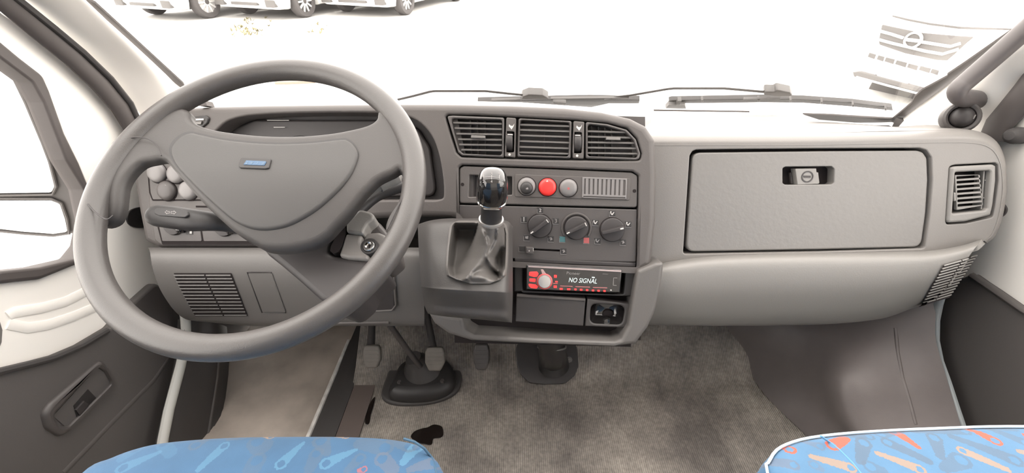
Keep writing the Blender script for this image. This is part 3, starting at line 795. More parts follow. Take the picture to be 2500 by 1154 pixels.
for x, pts in ((1247, [(1236, 286), (1260, 288), (1258, 385), (1232, 382.5)]), (1412, [(1400, 295), (1427, 297), (1425, 388), (1398, 386)])):
    th = plate('vent_thumbwheel', pts, PF, M['dash'], dash, lift=.001, thick=.02, bev=.002, r=.003, holes=[[(x - 11, 320 + (x > 1300) * 2), (x + 9, 321 + (x > 1300) * 2), (x + 8, 372 + (x > 1300) * 2), (x - 13, 372 + (x > 1300) * 2)]], hr=.003, hbev=.001)
    yy = 346 + (x > 1300) * 2
    c = PF.hit(x - 2, yy, -.014)
    lathe('wheel_rim', [(.0, -.006), (.017, -.006), (.0185, -.004), (.0185, .004), (.017, .006), (.0, .006)], c, PF.u, M['panel_lo'], th, seg=28)
    bar('mark', PF.hit(x - 8, yy - 18, .0025), PF.hit(x + 5, yy - 17.5, .0025), .0016, .001, PF.n, M['white'], th)
    poly('open_mark', [(x - 4, 303 + (x > 1300) * 3), (x, 307 + (x > 1300) * 3), (x + 5, 307 + (x > 1300) * 3), (x + 9, 301 + (x > 1300) * 3), (x + 7, 308 + (x > 1300) * 3), (x + 2, 316 + (x > 1300) * 3), (x - 1, 312 + (x > 1300) * 3), (x - 5, 308 + (x > 1300) * 3)], PF, M['white'], th, lift=.0013)
    c2 = PF.to2(PF.hit(x - 3, 377 + (x > 1300) * 3, .0013)); plate2('closed_mark', disc_outline(c2, .0022, 14), PF, M['white'], th, lift=.0016, thick=.0006, bev=0, segs=1)

# ---- switch panel with round buttons
plate('bay_back', [(1112, 400), (1570, 410), (1564, 830), (1112, 800)], PF, M['gap'], dash, lift=-.050, thick=.004, bev=0)
sp = plate('switch_panel', [(1122, 410), (1132, 405), (1350, 412.5), (1542, 420.5), (1557, 429), (1556, 507), (1350, 502), (1121, 496)], PF, M['dash'], dash, lift=-.004, thick=.012, bev=.0025, segs=3, r=.006,
           holes=[[(1146, 427), (1250, 431.5), (1250, 475), (1144, 481)], ], hr=.002, hbev=.002)
plate('pocket_floor', [(1136, 418), (1262, 422), (1262, 488), (1136, 490)], PF, M['panel_lo'], sp, lift=-.028, thick=.003, bev=0)
plate('pocket_wall', [(1143, 425), (1156, 426), (1156, 480), (1142, 483)], PF, M['panel'], sp, lift=-.014, thick=.014, bev=0)
ip = plate('button_plate', [(1257, 425), (1540, 435), (1537, 489), (1257, 480)], PF, M['knobgrey'] if False else M['dash'], sp, lift=-.0025, thick=.004, bev=.001, r=.003)
for x, y in ((1129, 450), (1549, 466)):
    c = PF.to2(PF.hit(x, y, -.0035)); plate2('screw_hole', disc_outline(c, .0032, 16), PF, M['gap'], sp, lift=-.0036, thick=.0006, bev=0, segs=1)
def dome(name, x, y, rpx, m, par, h=.007, lift=-.003, pl=PF):
    c = pl.hit(x, y, lift); R = rpx * (c - CAM).dot(FW) / F
    b = lathe(name, [(R, -.004), (R, h * .25), (R * .97, h * .5), (R * .85, h * .8), (R * .6, h * .98), (R * .3, h * 1.06), (0, h * 1.08)], c, pl.n, m, par, seg=36)
    return b, c, R
def gap_ring(x, y, rpx, par, lift=-.0023, pl=PF):
    c = pl.to2(pl.hit(x, y, lift)); R = rpx * pl.t(x, y) / F
    return plate2('button_gap', disc_outline(c, R, 36), pl, M['gap'], par, lift=lift, thick=.0008, bev=0, segs=1)
for x, y, m, lab in ((1286, 454.5, 'knobgrey', 'grey button with a black knob in it'), (1336.5, 456.5, 'red', 'red hazard light button'), (1387.5, 458.5, 'knobgrey', 'plain grey button')):
    gap_ring(x, y, 23.5, sp)
    b, c, R = dome('push_button', x, y, 21.5, M[m], sp)
    tag(b, lab)
    if x < 1300:
        lathe('black_knob', [(.0115, 0), (.0112, .004), (.009, .0065), (.004, .0075), (0, .0076)], c + PF.n * .006 - PF.v * .003, PF.n, M['black'], b, seg=24)
        poly('fan_mark', [(x - 2, 459), (x + 3, 457), (x + 4, 462), (x - 2, 462)], PF.shift(.011), M['dimwhite'], b, lift=0.0002)
    elif m == 'red':
        PB = PF.shift(.0032)
        poly('warning_triangle', [(1336, 439), (1343, 450), (1329.5, 449.5)], PB, M['white'], b, lift=.0006)
        c2 = PB.to2(PB.hit(1336, 471)); plate2('lamp_dot', disc_outline(c2, .0024, 14), PB, M['seal'], b, lift=-.0008, thick=.0012, bev=0, segs=1)
    else:
        PB = PF.shift(.0046)
        c2 = PB.to2(PB.hit(1388, 460)); plate2('lamp_dot', disc_outline(c2, .0022, 14), PB, M['redmark'], b, lift=.0002, thick=.0008, bev=0, segs=1)
gr = plate('speaker_grille', [(1422, 432), (1531, 436), (1530, 486), (1420, 482)], PF, M['knobgrey'], sp, lift=-.001, thick=.006, bev=.001,
           holes=[[(1426.5, 435.5), (1527.5, 439), (1526.5, 477), (1425.5, 473.8)], [(1424, 478), (1527, 481.5), (1526, 485), (1424, 482)]], hr=.0012, hbev=.0003)
for i in range(9):
    bar('slat', PF.hit(1433.6 + i * 10.6, 434.5 + i * .36, -.0012), PF.hit(1432.7 + i * 10.5, 476 + i * .4, -.0012), .0048, .0046, PF.n, M['knobgrey'], gr)
plate('grille_back', [(1420, 430), (1532, 434), (1532, 489), (1418, 485)], PF, M['gap'], sp, lift=-.0058, thick=.001, bev=0)

# ---- heater panel
hp = plate('heater_panel', [(1120, 499.5), (1350, 505), (1556, 511), (1553, 640), (1400, 637), (1120, 626)], PF, M['panel'], dash, lift=-.006, thick=.012, bev=.002, segs=3, r=.003, holes=[[(1302, 606), (1367, 609.5), (1367, 614.5), (1302, 611)]], hbev=.0005)
PH = PF.shift(-.006)
def heater_knob(x, y, ang, marks):
    gap_ring(x, y, 30.5, hp, lift=-.0055)
    c = PH.hit(x, y); R = 29 * .822 / F
    k = lathe('heater_knob', [(R, 0), (R, .008), (R * .96, .0095), (R * .9, .010), (0, .010)], c, PF.n, M['panel_lo'], hp, seg=40)
    d = PF.u * math.cos(ang) + PF.v * math.sin(ang); e = PF.n.cross(d)
    pts = []
    K = Plane(c + PF.n * .010, PF.n)
    f = lambda a, b: K.to2(c + PF.n * .010 + d * a + e * b)
    plate2('grip', [f(-R * .93, -.0032), f(R * .93, -.0042), f(R * .93, .0042), f(-R * .93, .0032)], K, M['panel_lo'], k, lift=.009, thick=.010, bev=.002, segs=2)
    for s, (w, l) in marks:
        cc = .80 * s * R
        plate2('pointer', [f(cc - l, -w), f(cc + l, -w), f(cc + l, w), f(cc - l, w)], K, M['white'], k, lift=.0096, thick=.002, bev=.0003, segs=1)
    return k
heater_knob(1318, 551, math.radians(37), ((-1, (.0011, .003)), (1.0, (.0034, .0008))))
c_ = PH.to2(PH.hit(1407, 555.5)); Rr = 37.5 * .822 / F
ring_ = [(c_[0] + Rr * math.cos(math.radians(a)), c_[1] + Rr * math.sin(math.radians(a))) for a in range(-35, 216, 10)] + [(c_[0] + Rr * .86 * math.cos(math.radians(a)), c_[1] + Rr * .86 * math.sin(math.radians(a))) for a in range(215, -36, -10)]
plate2('temperature_ring', ring_, PH, M['dash'], hp, lift=.003, thick=.004, bev=.0012, segs=2)
heater_knob(1407, 555.5, math.radians(27), ((-1, (.0011, .003)), (1.0, (.0034, .0008))))
heater_knob(1494, 560, math.radians(14), ((.88, (.0013, .003)),))
def icon(x, y, glyph, m='white', base='black'):
    i = plate('icon_tile', [(x - 7, y - 7), (x + 7, y - 6.5), (x + 7, y + 7), (x - 7, y + 6.5)], PH, M[base], hp, lift=.0016, thick=.003, bev=.0006, segs=1)
    plate('tile_edge', [(x - 8, y - 3), (x - 6.6, y - 3), (x - 6.4, y + 6.6), (x + 7, y + 7.2), (x + 7, y + 8.6), (x - 8, y + 8)], PH, M['knobgrey'], i, lift=.0012, thick=.002, bev=0)
    if glyph in '0123': text('numeral', glyph, PH, x, y, 5 if glyph != '1' else 1.6, M[m], i, lift=.0020)
    elif glyph == 'p':  # seated figure
        poly('figure', [(x - 4, y - 3), (x - 1, y + 1), (x + 4, y - 4), (x + 5, y - 3), (x, y + 4), (x - 2, y + 3), (x - 5, y - 1)], PH, M[m], i, lift=.0020)
        plate2('figure_head', disc_outline(PH.to2(PH.hit(x - 4, y - 4)), .0012, 10), PH, M[m], i, lift=.0020, thick=.0005, bev=0, segs=1)
    elif glyph == 'f':
        poly('demist_mark', [(x - 4, y - 3), (x + 4, y - 4), (x + 3, y + 3), (x - 3, y + 2)], PH, M[m], i, lift=.0020)
    elif glyph == 'c':
        poly('air_mark', [(x - 5, y - 2), (x + 1, y - 4), (x + 4, y + 1), (x - 1, y + 4), (x - 2, y + 1), (x + 1, y - 1)], PH, M[m], i, lift=.0020)
    return i
for x, y, g, m, b in ((1319, 513, '2', 'white', 'black'), (1279, 535, '1', 'white', 'black'), (1357, 539, '3', 'dimwhite', 'black'), (1286, 580, 'f', 'dimwhite', 'black'), (1345, 583, 'c', 'dimwhite', 'black'),
                      (1373, 584, '', 'white', 'teal'), (1431.5, 587, '', 'white', 'redmark'), (1454, 543, 'p', 'white', 'black'), (1495, 521, 'p', 'white', 'black'), (1534, 547, 'p', 'white', 'black'), (1459, 588, 'p', 'dimwhite', 'black'), (1521, 591, 'c', 'dimwhite', 'black'), (1376, 613, 'c', 'dimwhite', 'black'), (1274, 607, '', 'white', 'black')):
    icon(x, y, g if g else '-', m, b)
sl = plate('slider', [(1284, 603), (1302, 604), (1302, 620), (1283.5, 619)], PH, M['panel'], hp, lift=.012, thick=.012, bev=.0015)
plate2('slider_dot', disc_outline(PH.to2(PH.hit(1292, 612, .0122)), .0011, 10), PH, M['white'], sl, lift=.0126, thick=.0006, bev=0, segs=1)
bar('slider_edge', PH.hit(1302, 605, .0123), PH.hit(1302, 613, .0123), .001, .001, PF.n, M['white'], sl)
plate('slot_back', [(1296, 600), (1372, 604), (1372, 620), (1296, 617)], PH, M['gap'], hp, lift=-.006, thick=.002, bev=0)

# ---- radio bay surround, drawer, socket
tag(plate('radio_surround', [(1256, 640), (1556, 652), (1549, 724), (1400, 719), (1256, 712)], PF, M['black'], dash, lift=-.010, thick=.012, bev=.003, holes=[[(1277, 647), (1527, 659), (1522, 718), (1276, 710)]], hr=.003, hbev=.003), 'black frame around the radio')
tag(plate('surround_lip', [(1256, 628), (1553, 641), (1553, 653), (1256, 641)], PF, M['panel_lo'], dash, lift=-.005, thick=.012, bev=.003), None)
dr = plate('ashtray_drawer', [(1261, 719), (1430, 730), (1424, 796), (1258, 785)], PF, M['drawer'], dash, lift=-.006, thick=.03, bev=.002, segs=3, r=.002)
tag(dr, 'dark grey flat ashtray drawer')
bar('drawer_lip', PF.hit(1262, 720.5, -.003), PF.hit(1429, 731.5, -.003), .004, .006, PF.n, M['dash'], dr)
sk = plate('socket_panel', [(1434, 729), (1539, 742), (1531, 800), (1428, 796)], PF, M['drawer'], dash, lift=-.007, thick=.02, bev=.002, holes=[[(1443, 741), (1527, 746), (1519, 793), (1440, 789)]], hr=.012, hbev=.003)
tag(sk, 'panel with the power socket')
cup_o = pts_on(PF, [(1443, 741), (1527, 746), (1519, 793), (1440, 789)], -.007)
cup_o = round2(cup_o, .012); ccx = sum(p[0] for p in cup_o) / len(cup_o); ccy = sum(p[1] for p in cup_o) / len(cup_o)
G = [[PF.to3((ccx + (p[0] - ccx) * k, ccy + (p[1] - ccy) * k + dy), l) for p in cup_o] for k, l, dy in ((1.0, -.009, 0), (.92, -.016, 0.001), (.78, -.024, .003), (.6, -.03, .005), (.02, -.031, .005))]
grid('cup', G, M['gloss'], sk, thick=0, closed_u=True)
lathe('socket_barrel', [(.0, .002), (.008, .002), (.0105, 0), (.0105, -.02)], PF.hit(1484, 768, -.028), PF.n - PF.v * .3, M['gap'], sk, seg=24)
lathe('plug_head', [(.0, .006), (.005, .005), (.008, .001), (.008, -.01)], PF.hit(1481, 783, -.018), PF.n, M['gloss'], sk, seg=20)
plate('storage_pocket', [(1110, 760), (1545, 780), (1540, 846), (1110, 836)], PF, M['gap'], dash, lift=-.048, thick=.004, bev=0)

# ---- console frame round the lower middle
cf = plate('console_frame', [(1556, 660), (1600, 642), (1622, 640), (1614, 700), (1600, 760), (1582, 800), (1552, 840), (1500, 847), (1300, 840), (1150, 832), (1096, 816), (1060, 790), (1040, 755), (1024, 640), (1048, 640), (1062, 740), (1080, 768), (1128, 776), (1136, 806), (1156, 818), (1300, 826), (1500, 834), (1516, 828), (1534, 795), (1546, 720)],
           PF, M['frame'], dash, lift=.012, thick=.06, bev=.007, segs=5, r=.008)
tag(cf, 'mid grey frame around the lower console')

# ---- left switch panel
PLs = PF
lp = plate('light_switch_panel', [(356, 391), (480, 391), (600, 391), (640, 500), (640, 600), (395, 600), (376, 588), (362, 500)], PF, M['dash'], dash, lift=.006, thick=.012, bev=.004, segs=4, r=.008)
plate('button_plate', [(358, 395), (520, 395), (520, 490), (372, 490), (364, 470)], PF, M['gap'], lp, lift=.0066, thick=.002, bev=0, r=.003)
plate('button_plate', [(361, 397), (520, 397), (520, 487), (373, 487), (367, 470)], PF, M['dash'], lp, lift=.0078, thick=.003, bev=.001, r=.003)
plate('knob_plate', [(382, 545), (640, 545), (640, 597), (396, 597)], PF, M['gap'], lp, lift=.0066, thick=.002, bev=0, r=.003)
plate('knob_plate', [(386, 546), (487, 546), (493, 589), (396, 589)], PF, M['panel'], lp, lift=.0078, thick=.003, bev=.001, r=.003)
plate('knob_plate', [(490, 546), (640, 546), (640, 589), (497, 589)], PF, M['panel'], lp, lift=.0078, thick=.003, bev=.001, r=.003)
for x, y, r_, m, lab in ((385, 421, 24, 'knobgrey', None), (431, 425, 22, 'knobgrey', None), (409, 465, 24, 'panel', 'dark grey fog lamp button'), (461, 465, 23, 'knobgrey', None)):
    gap_ring(x, y + 1, r_ + 1.5, lp, lift=.0084)
    b, c, R = dome('push_button', x, y, r_, M[m], lp, h=.009, lift=.008)
    if lab:
        tag(b, lab)
        Pb = PF.shift(.0168)
        plate2('lamp_mark', disc_outline(Pb.to2(Pb.hit(403, 454)), .0026, 14), Pb, M['dimwhite'], b, lift=.0, thick=.0008, bev=0, segs=1)
        plate2('lamp_dot', disc_outline(PF.to2(PF.hit(405, 481, .0105)), .0026, 14), PF, M['gap'], b, lift=.0125, thick=.001, bev=0, segs=1)
for x, y in ((425, 548), (548, 551)):
    c = PF.hit(x, y, .008); R = .0195
    kk = lathe('rotary_knob', [(R, 0), (R, .004), (R * .96, .006), (R * .5, .0065), (0, .0065)], c, PF.n, M['panel_lo'], lp, seg=36)
    lathe('knob_ring', [(R * 1.07, -.001), (R * 1.07, .002), (R * 1.0, .002)], c, PF.n, M['gap'], kk, seg=36)
    dome('knob_tip', x + 18, y + 11, 10, M['gloss'], kk, h=.010, lift=.012)
plate('lamp_symbol', [(455, 562), (470, 562), (470, 572), (455, 572)], PF, M['black'], lp, lift=.0088, thick=.001, bev=0)
plate('lamp_symbol', [(463, 564), (468, 564), (468, 570), (463, 570)], PF, M['white'], lp, lift=.0092, thick=.001, bev=0)
bar('groove', PF.hit(478, 504, .0068), PF.hit(640, 506, .0068), .0035, .002, PF.n, M['gap'], lp)

# ---- knee panel under the driver side
cx_ = [362, 440, 540, 660, 790, 920, 1036]
kr = [[(x, 604, tF(x, 604) - .002) for x in cx_],
      [(366 + (x - 362) * .995, 612, tF(x, 612) - .018) for x in cx_],
      [(368 + (x - 362) * .993, 628, tF(x, 628) - .028) for x in cx_],
      [(374 + (x - 362) * .985, 660, tF(x, 660) - .030) for x in cx_],
      [(392 + (x - 362) * .957, 708, tF(x, 708) - .023) for x in cx_],
      [(424 + (x - 362) * .908, 756, tF(x, 756) - .006) for x in cx_],
      [(452 + (x - 362) * .866, 778 + 14 * min(1, (x - 362) / 160), tF(x, 790) + .018) for x in cx_],
      [(480 + (x - 362) * .82, 784 + 10 * min(1, (x - 362) / 160), tF(x, 790) + .07) for x in cx_]]
kn = patch('knee_panel', kr, M['knee'], dash, nu=6, nv=5, thick=.012)
tag(kn, 'lighter grey rounded panel under the steering column')
bk = bvh_of(kn); dk = lambda x, y, l=0: drape(bk, x, y, l)
gr0 = [(428, 669), (563, 667)]
g_ = plate2('x', [(0, 0), (1, 0), (1, 1)], PF, M['gap']) ; bpy.data.objects.remove(g_)
def qmesh(name, pts, m, par, thick=.002):
    bm = bmesh.new(); vs = [bm.verts.new(p) for p in pts]; bm.faces.new(vs)
    return finish(bm, name, m, par, smooth=False)
rowsg = []
for k in range(17):
    f = k / 16
    xl, xr, y = 426 + 52 * f ** 1.15, 565 + 40 * f, 666 + 104 * f
    rowsg.append([dk(xl + (xr - xl) * j / 12, y, .0016) for j in range(13)])
spk = grid('speaker_grille', rowsg, M['gap'], kn, thick=.0008)
tag(spk, 'slatted speaker grille')
for k in range(13):
    f = k / 12; y = 671 + 96 * f
    xl, xr = 428 + 51 * f ** 1.15, 566 + 38 * f; xm = xl + (xr - xl) * .55
    for a, b in ((xl, xm - 2), (xm + 2, xr)):
        tube('slat', [dk(a + (b - a) * j / 5, y, .0026) for j in range(6)], .0017 * (1 - .35 * f), M['knee'], spk, seg=6)
fp = []
for q in ([(604, 664), (662, 664), (697, 763), (640, 763)],):
    loop = []
    for i in range(4):
        a, b = V(q[i]), V(q[(i + 1) % 4])
        loop += [a.lerp(b, j / 6) for j in range(6)]
    tag(tube('cover_seam', [dk(p.x, p.y, .0002) for p in loop], .0014, M['panel_lo'], kn, seg=5, closed=True), None)
    G = [[dk(607 + 35 * f + (58 - 2 * f) * j / 5, 667 + 93 * f, .0016) for j in range(6)] for f in (0, .25, .5, .75, 1)]
    tag(grid('fuse_cover', G, M['knee'], kn, thick=.001), None)
rp = [(770, 640), (958, 640), (966, 752), (940, 757), (800, 760)]
rc = grid('recess_panel', [[dk(800 + (958 - 800) * j / 6 + 6 * f, 626 + 128 * f, .003) for j in range(7)] for f in (0, .25, .5, .75, 1)], M['panel_lo'], kn, thick=.002)
tag(rc, 'dark recessed panel right of the column')
tube('recess_edge', [dk(x, y, .003) for x, y in ((962, 640), (965, 700), (968, 742), (958, 754), (900, 757), (840, 759))], .0022, M['dash'], rc, seg=6)
lathe('screw', [(0, .003), (.004, .003), (.005, 0), (.005, -.003)], dk(911, 742, .003), PF.n, M['black'], rc, seg=14)
tag(tube('lower_lip', [dk(x, y, .001) for x, y in ((760, 789), (860, 787), (950, 786))], .003, M['dash'], kn, seg=6), None)

# ---- passenger side
gb_hole = [(1684, 380), (1690, 369), (1700, 365), (1760, 364), (2000, 362), (2245, 361), (2262, 366), (2274, 384), (2276, 440), (2270, 520), (2258, 606), (2000, 614), (1668, 620), (1676, 500)]
sv_hole = [(2318, 406), (2332, 402), (2430, 397), (2437, 402), (2438, 440), (2430, 500), (2424, 530), (2360, 545), (2312, 548), (2309, 540)]
pf = plate('passenger_fascia', [(1560, 353), (1640, 352), (1800, 352), (2000, 351), (2200, 347), (2330, 345), (2385, 348), (2418, 360), (2438, 384), (2447, 420), (2448, 470), (2438, 530), (2422, 572), (2404, 588), (2340, 604), (2270, 618), (2000, 626), (1680, 632), (1640, 640), (1590, 656), (1560, 656)],
           PG, M['dash_mid'], dash, lift=0, thick=.05, bev=.0008, segs=2, r=.012, holes=[gb_hole, sv_hole], hr=.006, hbev=.002)
tag(pf, 'mid grey passenger side face')
plate('glovebox_cavity', [(1655, 350), (2290, 345), (2285, 620), (1655, 632)], PG, M['gap'], dash, lift=-.035, thick=.004, bev=0)
lid = plate('glovebox_lid', [(1691, 386), (1696, 376), (1708, 372), (1800, 371), (2000, 368.5), (2240, 367), (2254, 371), (2264, 386), (2266, 440), (2261, 520), (2249.5, 603), (2000, 609), (1675, 614.5), (1683, 500)],
            PG, M['lid'], dash, lift=-.002, thick=.02, bev=.003, segs=3, r=.016, holes=[[(1911, 410), (1918, 407), (2030, 406), (2037, 412), (2036, 446), (2030, 450), (1918, 451), (1911, 447)]], hr=.004, hbev=.0015)
tag(lid, 'grained grey glovebox lid')
plate('handle_recess', [(1904, 400), (2044, 398), (2044, 457), (1904, 458)], PG, M['gap'], lid, lift=-.0218, thick=.002, bev=0)
lk = plate('lock_handle', [(1942, 411.5), (1993, 411), (1994, 420), (1998, 421), (2001, 446), (1998, 449), (1947, 451)], PG, M['dash_light'], lid, lift=-.003, thick=.016, bev=.001)
tag(lk, 'paler grey lock handle')
c = PG.to2(PG.hit(1971, 431, -.003)); R = 14 * .83 / F
LP = PG.shift(-.003)
# lock ring and key slot stand a little proud so they read as a keyhole
plate2('lock_ring', disc_outline(c, R, 30), PG, M['panel_lo'], lid, lift=-.0022, thick=.001, bev=0, segs=1, holes=[disc_outline(c, R * .80, 30)])
plate('key_slot', [(1962, 428.5), (1979.5, 428.5), (1979.5, 433.5), (1963, 433.5)], PG, M['panel_lo'], lid, lift=-.0022, thick=.001, bev=0)
plate('handle_rib', [(1929, 421), (1933, 421), (1936, 448), (1932, 448)], PG, M['dash'], lid, lift=-.015, thick=.006, bev=0)
# top running back under the glass
lipP = [((1560, 353), (0, -1), 1), ((1612, 352), (0, -1), 1), ((1700, 352), (0, -1), 1), ((1850, 352), (0, -1), 1), ((2000, 351), (0, -1), 1), ((2100, 349), (0, -1), 1), ((2200, 347), (0, -1), 1), ((2330, 345), (0, -1), 1), ((2390, 349), (.15, -.9), 1), ((2422, 363), (.5, -.7), .8), ((2440, 390), (.8, -.35), .5), ((2447, 425), (.9, -.1), .35), ((2448, 470), (1, 0), .3), ((2438, 530), (1, 0.1), .3), ((2422, 572), (.9, .3), .3), ((2404, 588), (.7, .6), .3)]
def lrow(off, lift): return [PG.hit(x + d[0] * off * k, y + d[1] * off * k, lift) for (x, y), d, k in lipP]
r0, ra, rb, rc_, r1 = lrow(-3, .0006), lrow(8, -.0006), lrow(19, -.009), lrow(26, -.022), lrow(30, -.045)
dz_ = V((0, .02, .006))
r2 = [wsh(1580, 282) - dz_, wsh(1612, 281) - dz_, wsh(1700, 281) - dz_, wsh(1850, 282.5) - dz_, wsh(2000, 286.5) - dz_, wsh(2090, 291) - dz_, wsh(2175, 297) - dz_, wx(.93, 2262, 305), wx(.945, 2340, 312), wx(.95, 2400, 330), wx(.955, 2425, 370), wx(.958, 2432, 420), wx(.958, 2432, 470), wx(.958, 2424, 530), wx(.958, 2408, 570), wx(.958, 2392, 585)]
r15 = [a.lerp(b, .5) for a, b in zip(r1, r2)]
tag(patch('dash_top', [r0, ra, rb, rc_, r1, r15, r2], M['dash_mid'], dash, nu=4, nv=5, thick=.01), 'pale dashboard top under the windscreen')
# right hand outlet
ov = plate('side_air_vent', [(2323, 409), (2334, 406), (2426, 401), (2433, 405), (2433, 440), (2426, 500), (2420, 525), (2358, 541), (2317, 544), (2314, 538)], PG, M['dash_light'], dash, lift=.003, thick=.03, bev=.004, segs=3, r=.004,
           holes=[[(2333, 420), (2415, 416), (2419, 420), (2412, 508), (2406, 514), (2326, 522)]], hr=.003, hbev=.003)
tag(ov, 'pale square air vent at the passenger end')
plate('duct_back', [(2322, 412), (2424, 408), (2418, 520), (2318, 528)], PG, M['gap'], ov, lift=-.030, thick=.003, bev=0)
lv = plate('louver_frame', [(2331, 427), (2390, 426), (2400, 502), (2336, 513), (2334, 480)], PG, M['dash_light'], ov, lift=-.002, thick=.006, bev=.001, r=.002,
           holes=[[(2335 + i * .5, 430.5 + i * 11.3), (2391 + i * 1.2, 427 + i * 11.1), (2392.5 + i * 1.2, 433.3 + i * 11.1), (2335.5 + i * .5, 437.3 + i * 11.3)] for i in range(7)], hr=.0015, hbev=.0004)
for a, b in (((2403, 417), (2396, 510)), ((2404, 440), (2418, 439)), ((2398, 483), (2413, 482))):
    bar('divider', PG.hit(*a, -.004), PG.hit(*b, -.004), .0022, .008, PG.n, M['dash_light'], ov)
plate('adjuster_tab', [(2329, 470), (2334, 470), (2335, 490), (2330, 491)], PG, M['dash_light'], ov, lift=.003, thick=.006, bev=.001)
# lower padded panel
cols = [(1585, 1566), (1650, 1640), (1750, 1750), (1900, 1900), (2050, 2040), (2180, 2150), (2270, 2215), (2345, 2262), (2398, 2300)]
ytop = [648, 634, 623, 617.5, 615, 613, 610, 598, 582]
ymid = [720, 716, 712, 708, 706, 704, 694, 672, 640]
ybot = [792, 794, 795, 794, 790, 778, 757, 738, 712]
rr = []
for f, yf, dt in ((0, lambda i: ytop[i], .012), (.03, lambda i: ytop[i] + 4, -.012), (.10, lambda i: ytop[i] + 14, -.030), (.22, lambda i: ytop[i] * .78 + ybot[i] * .22, -.036), (.5, lambda i: ytop[i] * .48 + ybot[i] * .52, -.031), (.8, lambda i: ytop[i] * .2 + ybot[i] * .8, -.010), (.94, lambda i: ytop[i] * .06 + ybot[i] * .94, .014), (1.0, lambda i: ybot[i], .040)):
    rr.append([(c0 * (1 - f) + c1 * f, yf(i), tG(min(c0, 2330), min(yf(i), 760)) + dt) for i, (c0, c1) in enumerate(cols)])
rr.append([(c1, ybot[i] - 3, tG(min(c1, 2330), min(ybot[i], 760)) + .10) for i, (c0, c1) in enumerate(cols)])
kp = patch('padded_panel', rr, M['dash_light'], dash, nu=6, nv=4, thick=.010)
tag(kp, 'pale grey padded panel below the glovebox')
bp_ = bvh_of(kp); dp = lambda x, y, l=0: drape(bp_, x, y, l)
def gq(u, v):                                     # corner-to-corner map of the slatted area
    a, b, c, d = V((2302, 645)), V((2386, 621)), V((2318, 726)), V((2243, 749))
    return a.lerp(b, u).lerp(d.lerp(c, u), v)
G = []
for k in range(16):
    G.append([dp(*gq(j / 12, k / 15), .0022) for j in range(13)])
sg = grid('speaker_grille', G, M['gap'], kp, thick=.0004)
tag(sg, 'slatted speaker grille')
for k in range(14):
    v = .02 + k / 14.2
    for a, b in ((0.0, .49), (.52, 1.0)):
        tube('slat', [dp(*gq(a + (b - a) * j / 6, v), .0030) for j in range(7)], .0016 * (1 - .3 * v), M['dash_light'], sg, seg=6)
tag(tube('seam', [dp(x, y, .0001) for x, y in ((1612, 642), (1609, 680), (1603, 720), (1594, 760), (1584, 785))], .0010, M['panel'], kp, seg=5), None)

# ================================================================ radio
rc0 = PF.hit(1402, 720, -.02)
rad = thing('car_radio', rc0, 'glossy black car radio with red lit keys and NO SIGNAL on its display', 'radio')
PR = PF.shift(-.004)
plate('radio_face', [(1284, 645.5), (1519, 657), (1514, 715), (1284, 707)], PR, M['gloss'], rad, lift=.006, thick=.03, bev=.002, r=.003)
tag(plate('top_strip', [(1289.5, 648.8), (1517, 660.3), (1517, 664), (1289.5, 652.4)], PR, mat('pinkish_grey_strip', (.36, .29, .285), .4), rad, lift=.0078, thick=.003, bev=.0006), 'pinkish grey strip along the top')
for pts in ([(1292, 663.5), (1311, 663), (1315, 668), (1311, 675.5), (1303, 676), (1291, 672.5)], [(1292, 679.5), (1308, 680.5), (1307.5, 688.5), (1292, 687)], [(1290, 692.5), (1308, 694.5), (1314, 700), (1310, 704.5), (1296, 703), (1291, 698)]):
    tag(plate('side_key', pts, PR, M['red_lit'], rad, lift=.0082, thick=.003, bev=.0006, r=.002), 'red lit key')
c = PR.hit(1329.5, 686, .006); R = 16 * .83 / F
tag(lathe('volume_ring', [(R * 1.22, 0), (R * 1.22, .003), (R * 1.12, .004), (R, .004)], c, PF.n, M['pink_lit'], rad, seg=40), 'dim red ring')
kn_ = lathe('volume_knob', [(R, 0), (R, .010), (R * .93, .0118), (R * .85, .012), (0, .012)], c, PF.n + PF.v * .12, M['silver'], rad, seg=40)
tag(kn_, 'brushed metal volume knob')
plate('mode_tab', [(1320, 657.5), (1325.5, 657.5), (1333, 668), (1324, 670)], PR, mat('pink_plastic', (.42, .29, .28), .4), rad, lift=.0082, thick=.002, bev=.0005)
for x, y, w, h in ((1356, 674.5, 3.6, 3.4), (1358.5, 687.5, 3.4, 1.8), (1356, 691.7, 5.5, .9), (1355.5, 699.8, 4, 3.2)):
    plate('small_key', [(x - w, y - h), (x + w, y - h + .3), (x + w, y + h), (x - w, y + h - .3)], PR, M['red_lit'] if h > 1 else M['pink_lit'], rad, lift=.0078, thick=.002, bev=.0004, r=.0012)
for x0, x1, y in ((1367.5, 1398, 698), (1405, 1440.5, 699.6), (1447.5, 1482.5, 701.6)):
    plate('preset_bar', [(x0, y - 1), (x1, y + .3), (x1, y + 2.3), (x0, y + 1)], PR, mat('dull_pink', (.30, .12, .12), .4) if 'dull_pink' not in bpy.data.materials else bpy.data.materials['dull_pink'], rad, lift=.0080, thick=.002, bev=.0003)
for x, y, w in ((1370, 705.2, 4), (1388.5, 706, 4), (1405, 706.4, 2.8), (1419, 707.3, 3.2), (1433.5, 708, 3), (1448, 709, 3), (1461.5, 709.6, 3), (1476, 710.2, 3)):
    plate('preset_key', [(x - w, y - 2.2), (x + w, y - 2), (x + w, y + 2.2), (x - w, y + 2)], PR, M['red_lit'], rad, lift=.0078, thick=.002, bev=.0003, r=.0008)
text('display_text', 'NO SIGNAL', PR, 1423, 684.5, 69, M['lcd'], rad, lift=.0066, rot=math.radians(-2.0), shear=.22, hscale=1.25)
poly('display_mark', [(1445, 675.5), (1452, 676), (1452, 678.5), (1445, 678)], PR, M['lcd'], rad, lift=.0066)
